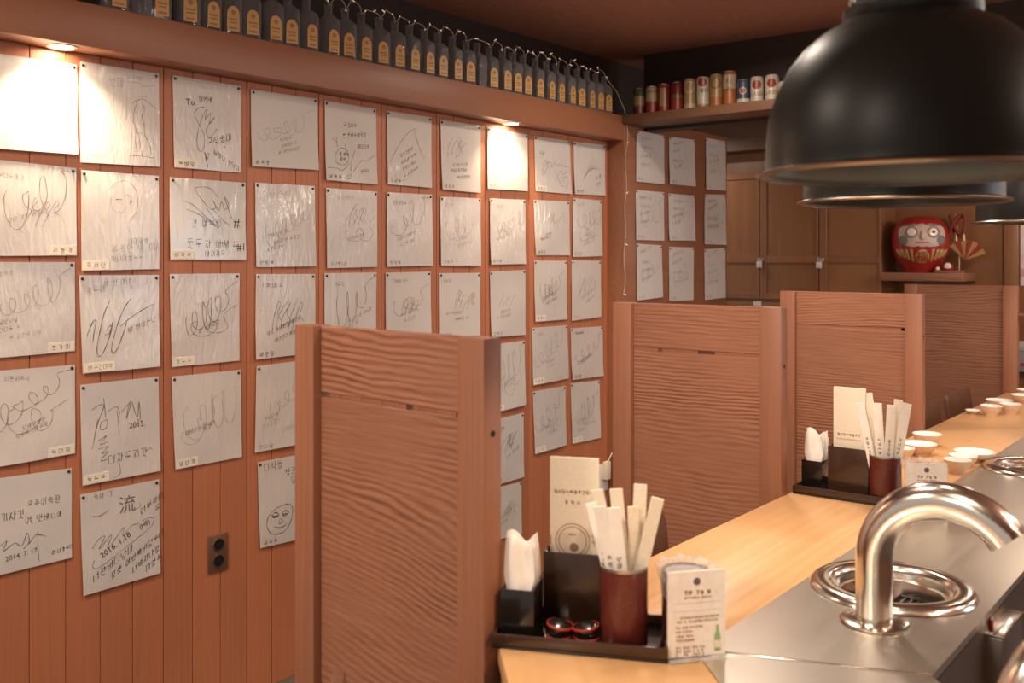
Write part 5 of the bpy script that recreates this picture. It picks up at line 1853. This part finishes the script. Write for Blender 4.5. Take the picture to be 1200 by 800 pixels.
def table_card(x, y, rz, which):
    t = thing('table_card', 'white printed card with a green bottle in clear stand ' + which, 'table card', (x, y, 0.75), rz, 'table cards in clear stands')
    w, h = 0.106, 0.152
    # clear stand: foot and two sheets
    MB().box((-0.002, -0.016, 0), (w + 0.002, 0.016, 0.004)).build('stand_foot', M['film'], t, bevel=0.001)
    MB().box((-0.001, 0.0022, 0.004), (w + 0.001, 0.0040, h + 0.004)).build('rear_sheet', M['film'], t)
    c = MB().box((0, -0.0018, 0.006), (w, 0.0018, h + 0.002)).build('card', plain('card_white', (0.84, 0.78, 0.71), 0.5), t)
    rgc = random.Random(9)
    pr = MB()

    def bar(x0, x1, z0, z1, into):
        into.add([(x0, -0.0022, z0), (x1, -0.0022, z0), (x1, -0.0022, z1), (x0, -0.0022, z1)], [(0, 1, 2, 3)])

    def words(x0, x1, z, sz, into, gap=0.3):
        xx = x0
        while xx < x1:
            for st in glyph(rgc):
                for p, q_ in zip(st[:-1], st[1:]):
                    a_ = Vector((xx + p[0] * sz, 0, z + p[1] * sz))
                    b_ = Vector((xx + q_[0] * sz, 0, z + q_[1] * sz))
                    if (b_ - a_).length < 1e-5:
                        continue
                    nn = (b_ - a_).normalized().cross(Vector((0, 1, 0))) * sz * 0.10
                    into.add([(v.x, -0.0023, v.z) for v in (a_ - nn, b_ - nn, b_ + nn, a_ + nn)], [(0, 1, 2, 3)])
            xx += sz * 1.2 * (1.6 if rgc.random() < 0.2 else 1)

    em = MB()
    for k in range(8):
        a_ = 2 * PI * k / 8
        em.lathe([(0, 0), (0.0026, 0)], n=8, m=Matrix.Translation((w * 0.50 + 0.0045 * math.cos(a_), -0.0022, h - 0.016 + 0.0045 * math.sin(a_))) @ Matrix.Rotation(PI / 2, 4, 'X'))
    em.lathe([(0, 0), (0.004, 0)], n=10, m=Matrix.Translation((w * 0.50, -0.0022, h - 0.016)) @ Matrix.Rotation(PI / 2, 4, 'X'))
    em.build('crest', M['ink_soft'], c)
    words(w * 0.28, w * 0.74, h - 0.038, 0.0068, pr)
    words(w * 0.28, w * 0.74, h - 0.046, 0.0040, pr)
    words(w * 0.20, w * 0.86, h - 0.080, 0.0036, pr)
    words(w * 0.15, w * 0.86, h - 0.087, 0.0042, pr)
    for i in range(4):
        words(w * 0.13, w * (0.60 if i == 0 else 0.42), h - 0.097 - i * 0.0075, 0.0042, pr)
    for i in range(3):
        for a_, b_ in ((0.13, 0.20), (0.26, 0.36), (0.43, 0.60)):
            words(w * a_, w * b_, h - 0.132 - i * 0.0062, 0.0040, pr)
    pr.build('print', M['ink_brown'], c)['kind'] = 'stuff'
    ln = MB()
    bar(w * 0.08, w * 0.92, h - 0.0535, h - 0.0530, ln)
    bar(w * 0.08, w * 0.92, h - 0.0670, h - 0.0666, ln)
    ln.build('rule', M['ink_faint'], c)
    bt = MB()
    prof_ = [(0.0060, 0.012), (0.0060, 0.036), (0.0050, 0.041), (0.0024, 0.047), (0.0022, 0.056), (0.0026, 0.058)]
    pts = [(w * 0.86 + a_, b_) for a_, b_ in prof_] + [(w * 0.86 - a_, b_) for a_, b_ in reversed(prof_)]
    bt.add([(p[0], -0.0022, p[1]) for p in pts], [tuple(range(len(pts)))])
    bt.build('bottle_picture', M['green'], c)
    lb = MB()
    bar(w * 0.86 - 0.0058, w * 0.86 + 0.0058, 0.018, 0.031, lb)
    lb.v = [(v[0], -0.0026, v[2]) for v in lb.v]
    lb.build('bottle_label_picture', M['cream'], c)
    return t


table_card(1.868, 1.498, R(51), 'on the near counter')
canister(1.855, 1.587, R(20), 'behind the near card', r=0.044)
table_card(1.905, 2.700, R(32), 'beyond the curved pipe')
canister(1.922, 2.792, 0, 'behind the far card', r=0.044)

# ================================================================== bowls
BOWLS = [(1.650, 3.800, 0.052, 0.050, 'white bowl farthest back of three left of the near bowls'), (1.672, 3.628, 0.060, 0.042, 'widest white bowl in the left cluster beyond the chopsticks'),
         (1.648, 3.520, 0.040, 0.040, 'small white bowl nearest the chopsticks'), (1.850, 3.640, 0.066, 0.034, 'wide shallow white plate in the right cluster of bowls'),
         (1.846, 3.515, 0.046, 0.040, 'white bowl between the wide plate and the front bowl'), (1.858, 3.395, 0.043, 0.046, 'front white bowl of the right cluster near the steel'),
         (1.636, 4.985, 0.058, 0.040, 'wide white bowl in the far group by the last screen'), (1.658, 4.735, 0.046, 0.045, 'front white bowl of the far group'),
         (1.712, 4.850, 0.048, 0.045, 'white bowl just behind the front bowl of the far group'), (1.690, 5.225, 0.056, 0.042, 'white bowl far along the counter at the right edge'),
         (1.672, 5.450, 0.056, 0.042, 'farthest white bowl at the right edge of the counter'), (1.585, 4.735, 0.034, 0.018, 'tiny white dish at the counter edge by the far group')]
for x, y_, r_, h_, lab in BOWLS:
    t = thing('small_bowl', lab, 'bowl', (x, y_, 0.75), group='white bowls on the counter')
    MB().lathe([(0, 0.002), (r_ * 0.45, 0.002), (r_ * 0.47, 0.0), (r_ * 0.52, 0.0), (r_ * 0.54, 0.006), (r_ * 0.80, h_ * 0.45), (r_ * 0.95, h_ * 0.8), (r_, h_ - 0.001)], n=36).build('bowl_outside', M['china_side'], t, smooth=True)
    MB().lathe([(r_, h_ - 0.001), (r_ - 0.001, h_), (r_ - 0.003, h_ - 0.001), (r_ * 0.90, h_ * 0.78), (r_ * 0.74, h_ * 0.45), (r_ * 0.4, 0.010), (0, 0.008)], n=36).build('bowl_inside', M['white_china'], t, smooth=True)

# ================================================================== chairs
def chair(x, y, rz, label):
    """Origin under the seat middle; local +x faces the counter."""
    t = thing('dining_chair', label, 'chair', (x, y, 0), rz, 'brown wooden chairs')
    MB().box((-0.20, -0.20, 0.425), (0.21, 0.20, 0.450)).build('seat', M['chair'], t, bevel=0.006)
    mm = Matrix.Translation((-0.185, 0, 0.47)) @ Matrix.Rotation(R(-7), 4, 'Y')
    mb = MB()
    pts = [(-0.205, 0.0), (0.205, 0.0), (0.212, 0.28), (0.200, 0.318), (-0.200, 0.318), (-0.212, 0.28)]
    m2 = mm @ Matrix(((0, 0, 1, -0.011), (1, 0, 0, 0), (0, 1, 0, 0), (0, 0, 0, 1)))
    mb.prism(pts, 0, 0.022, m=m2)
    mb.build('backrest', M['chair'], t, bevel=0.004)
    for sx, sy in ((-1, -1), (-1, 1), (1, -1), (1, 1)):
        MB().box((sx * 0.175 - 0.018, sy * 0.175 - 0.018, 0), (sx * 0.175 + 0.018, sy * 0.175 + 0.018, 0.425)).build('leg', M['chair'], t, bevel=0.003)
    for sy in (-1, 1):
        MB().box((-0.196, sy * 0.175 - 0.015, 0.44), (-0.166, sy * 0.175 + 0.015, 0.56)).build('back_post', M['chair'], t, bevel=0.003)
    return t


chair(1.615, 2.09, 0.0, 'brown chair back rising behind the near chopstick cup')
chair(1.615, 4.66, 0.0, 'brown chair peeking out right behind the third screen')
chair(1.615, 5.22, 0.0, 'dark brown chair in front of the farthest screen')
chair(1.815, 1.075, R(45), 'chair tucked at the near corner, its tip showing below the nearest screen')
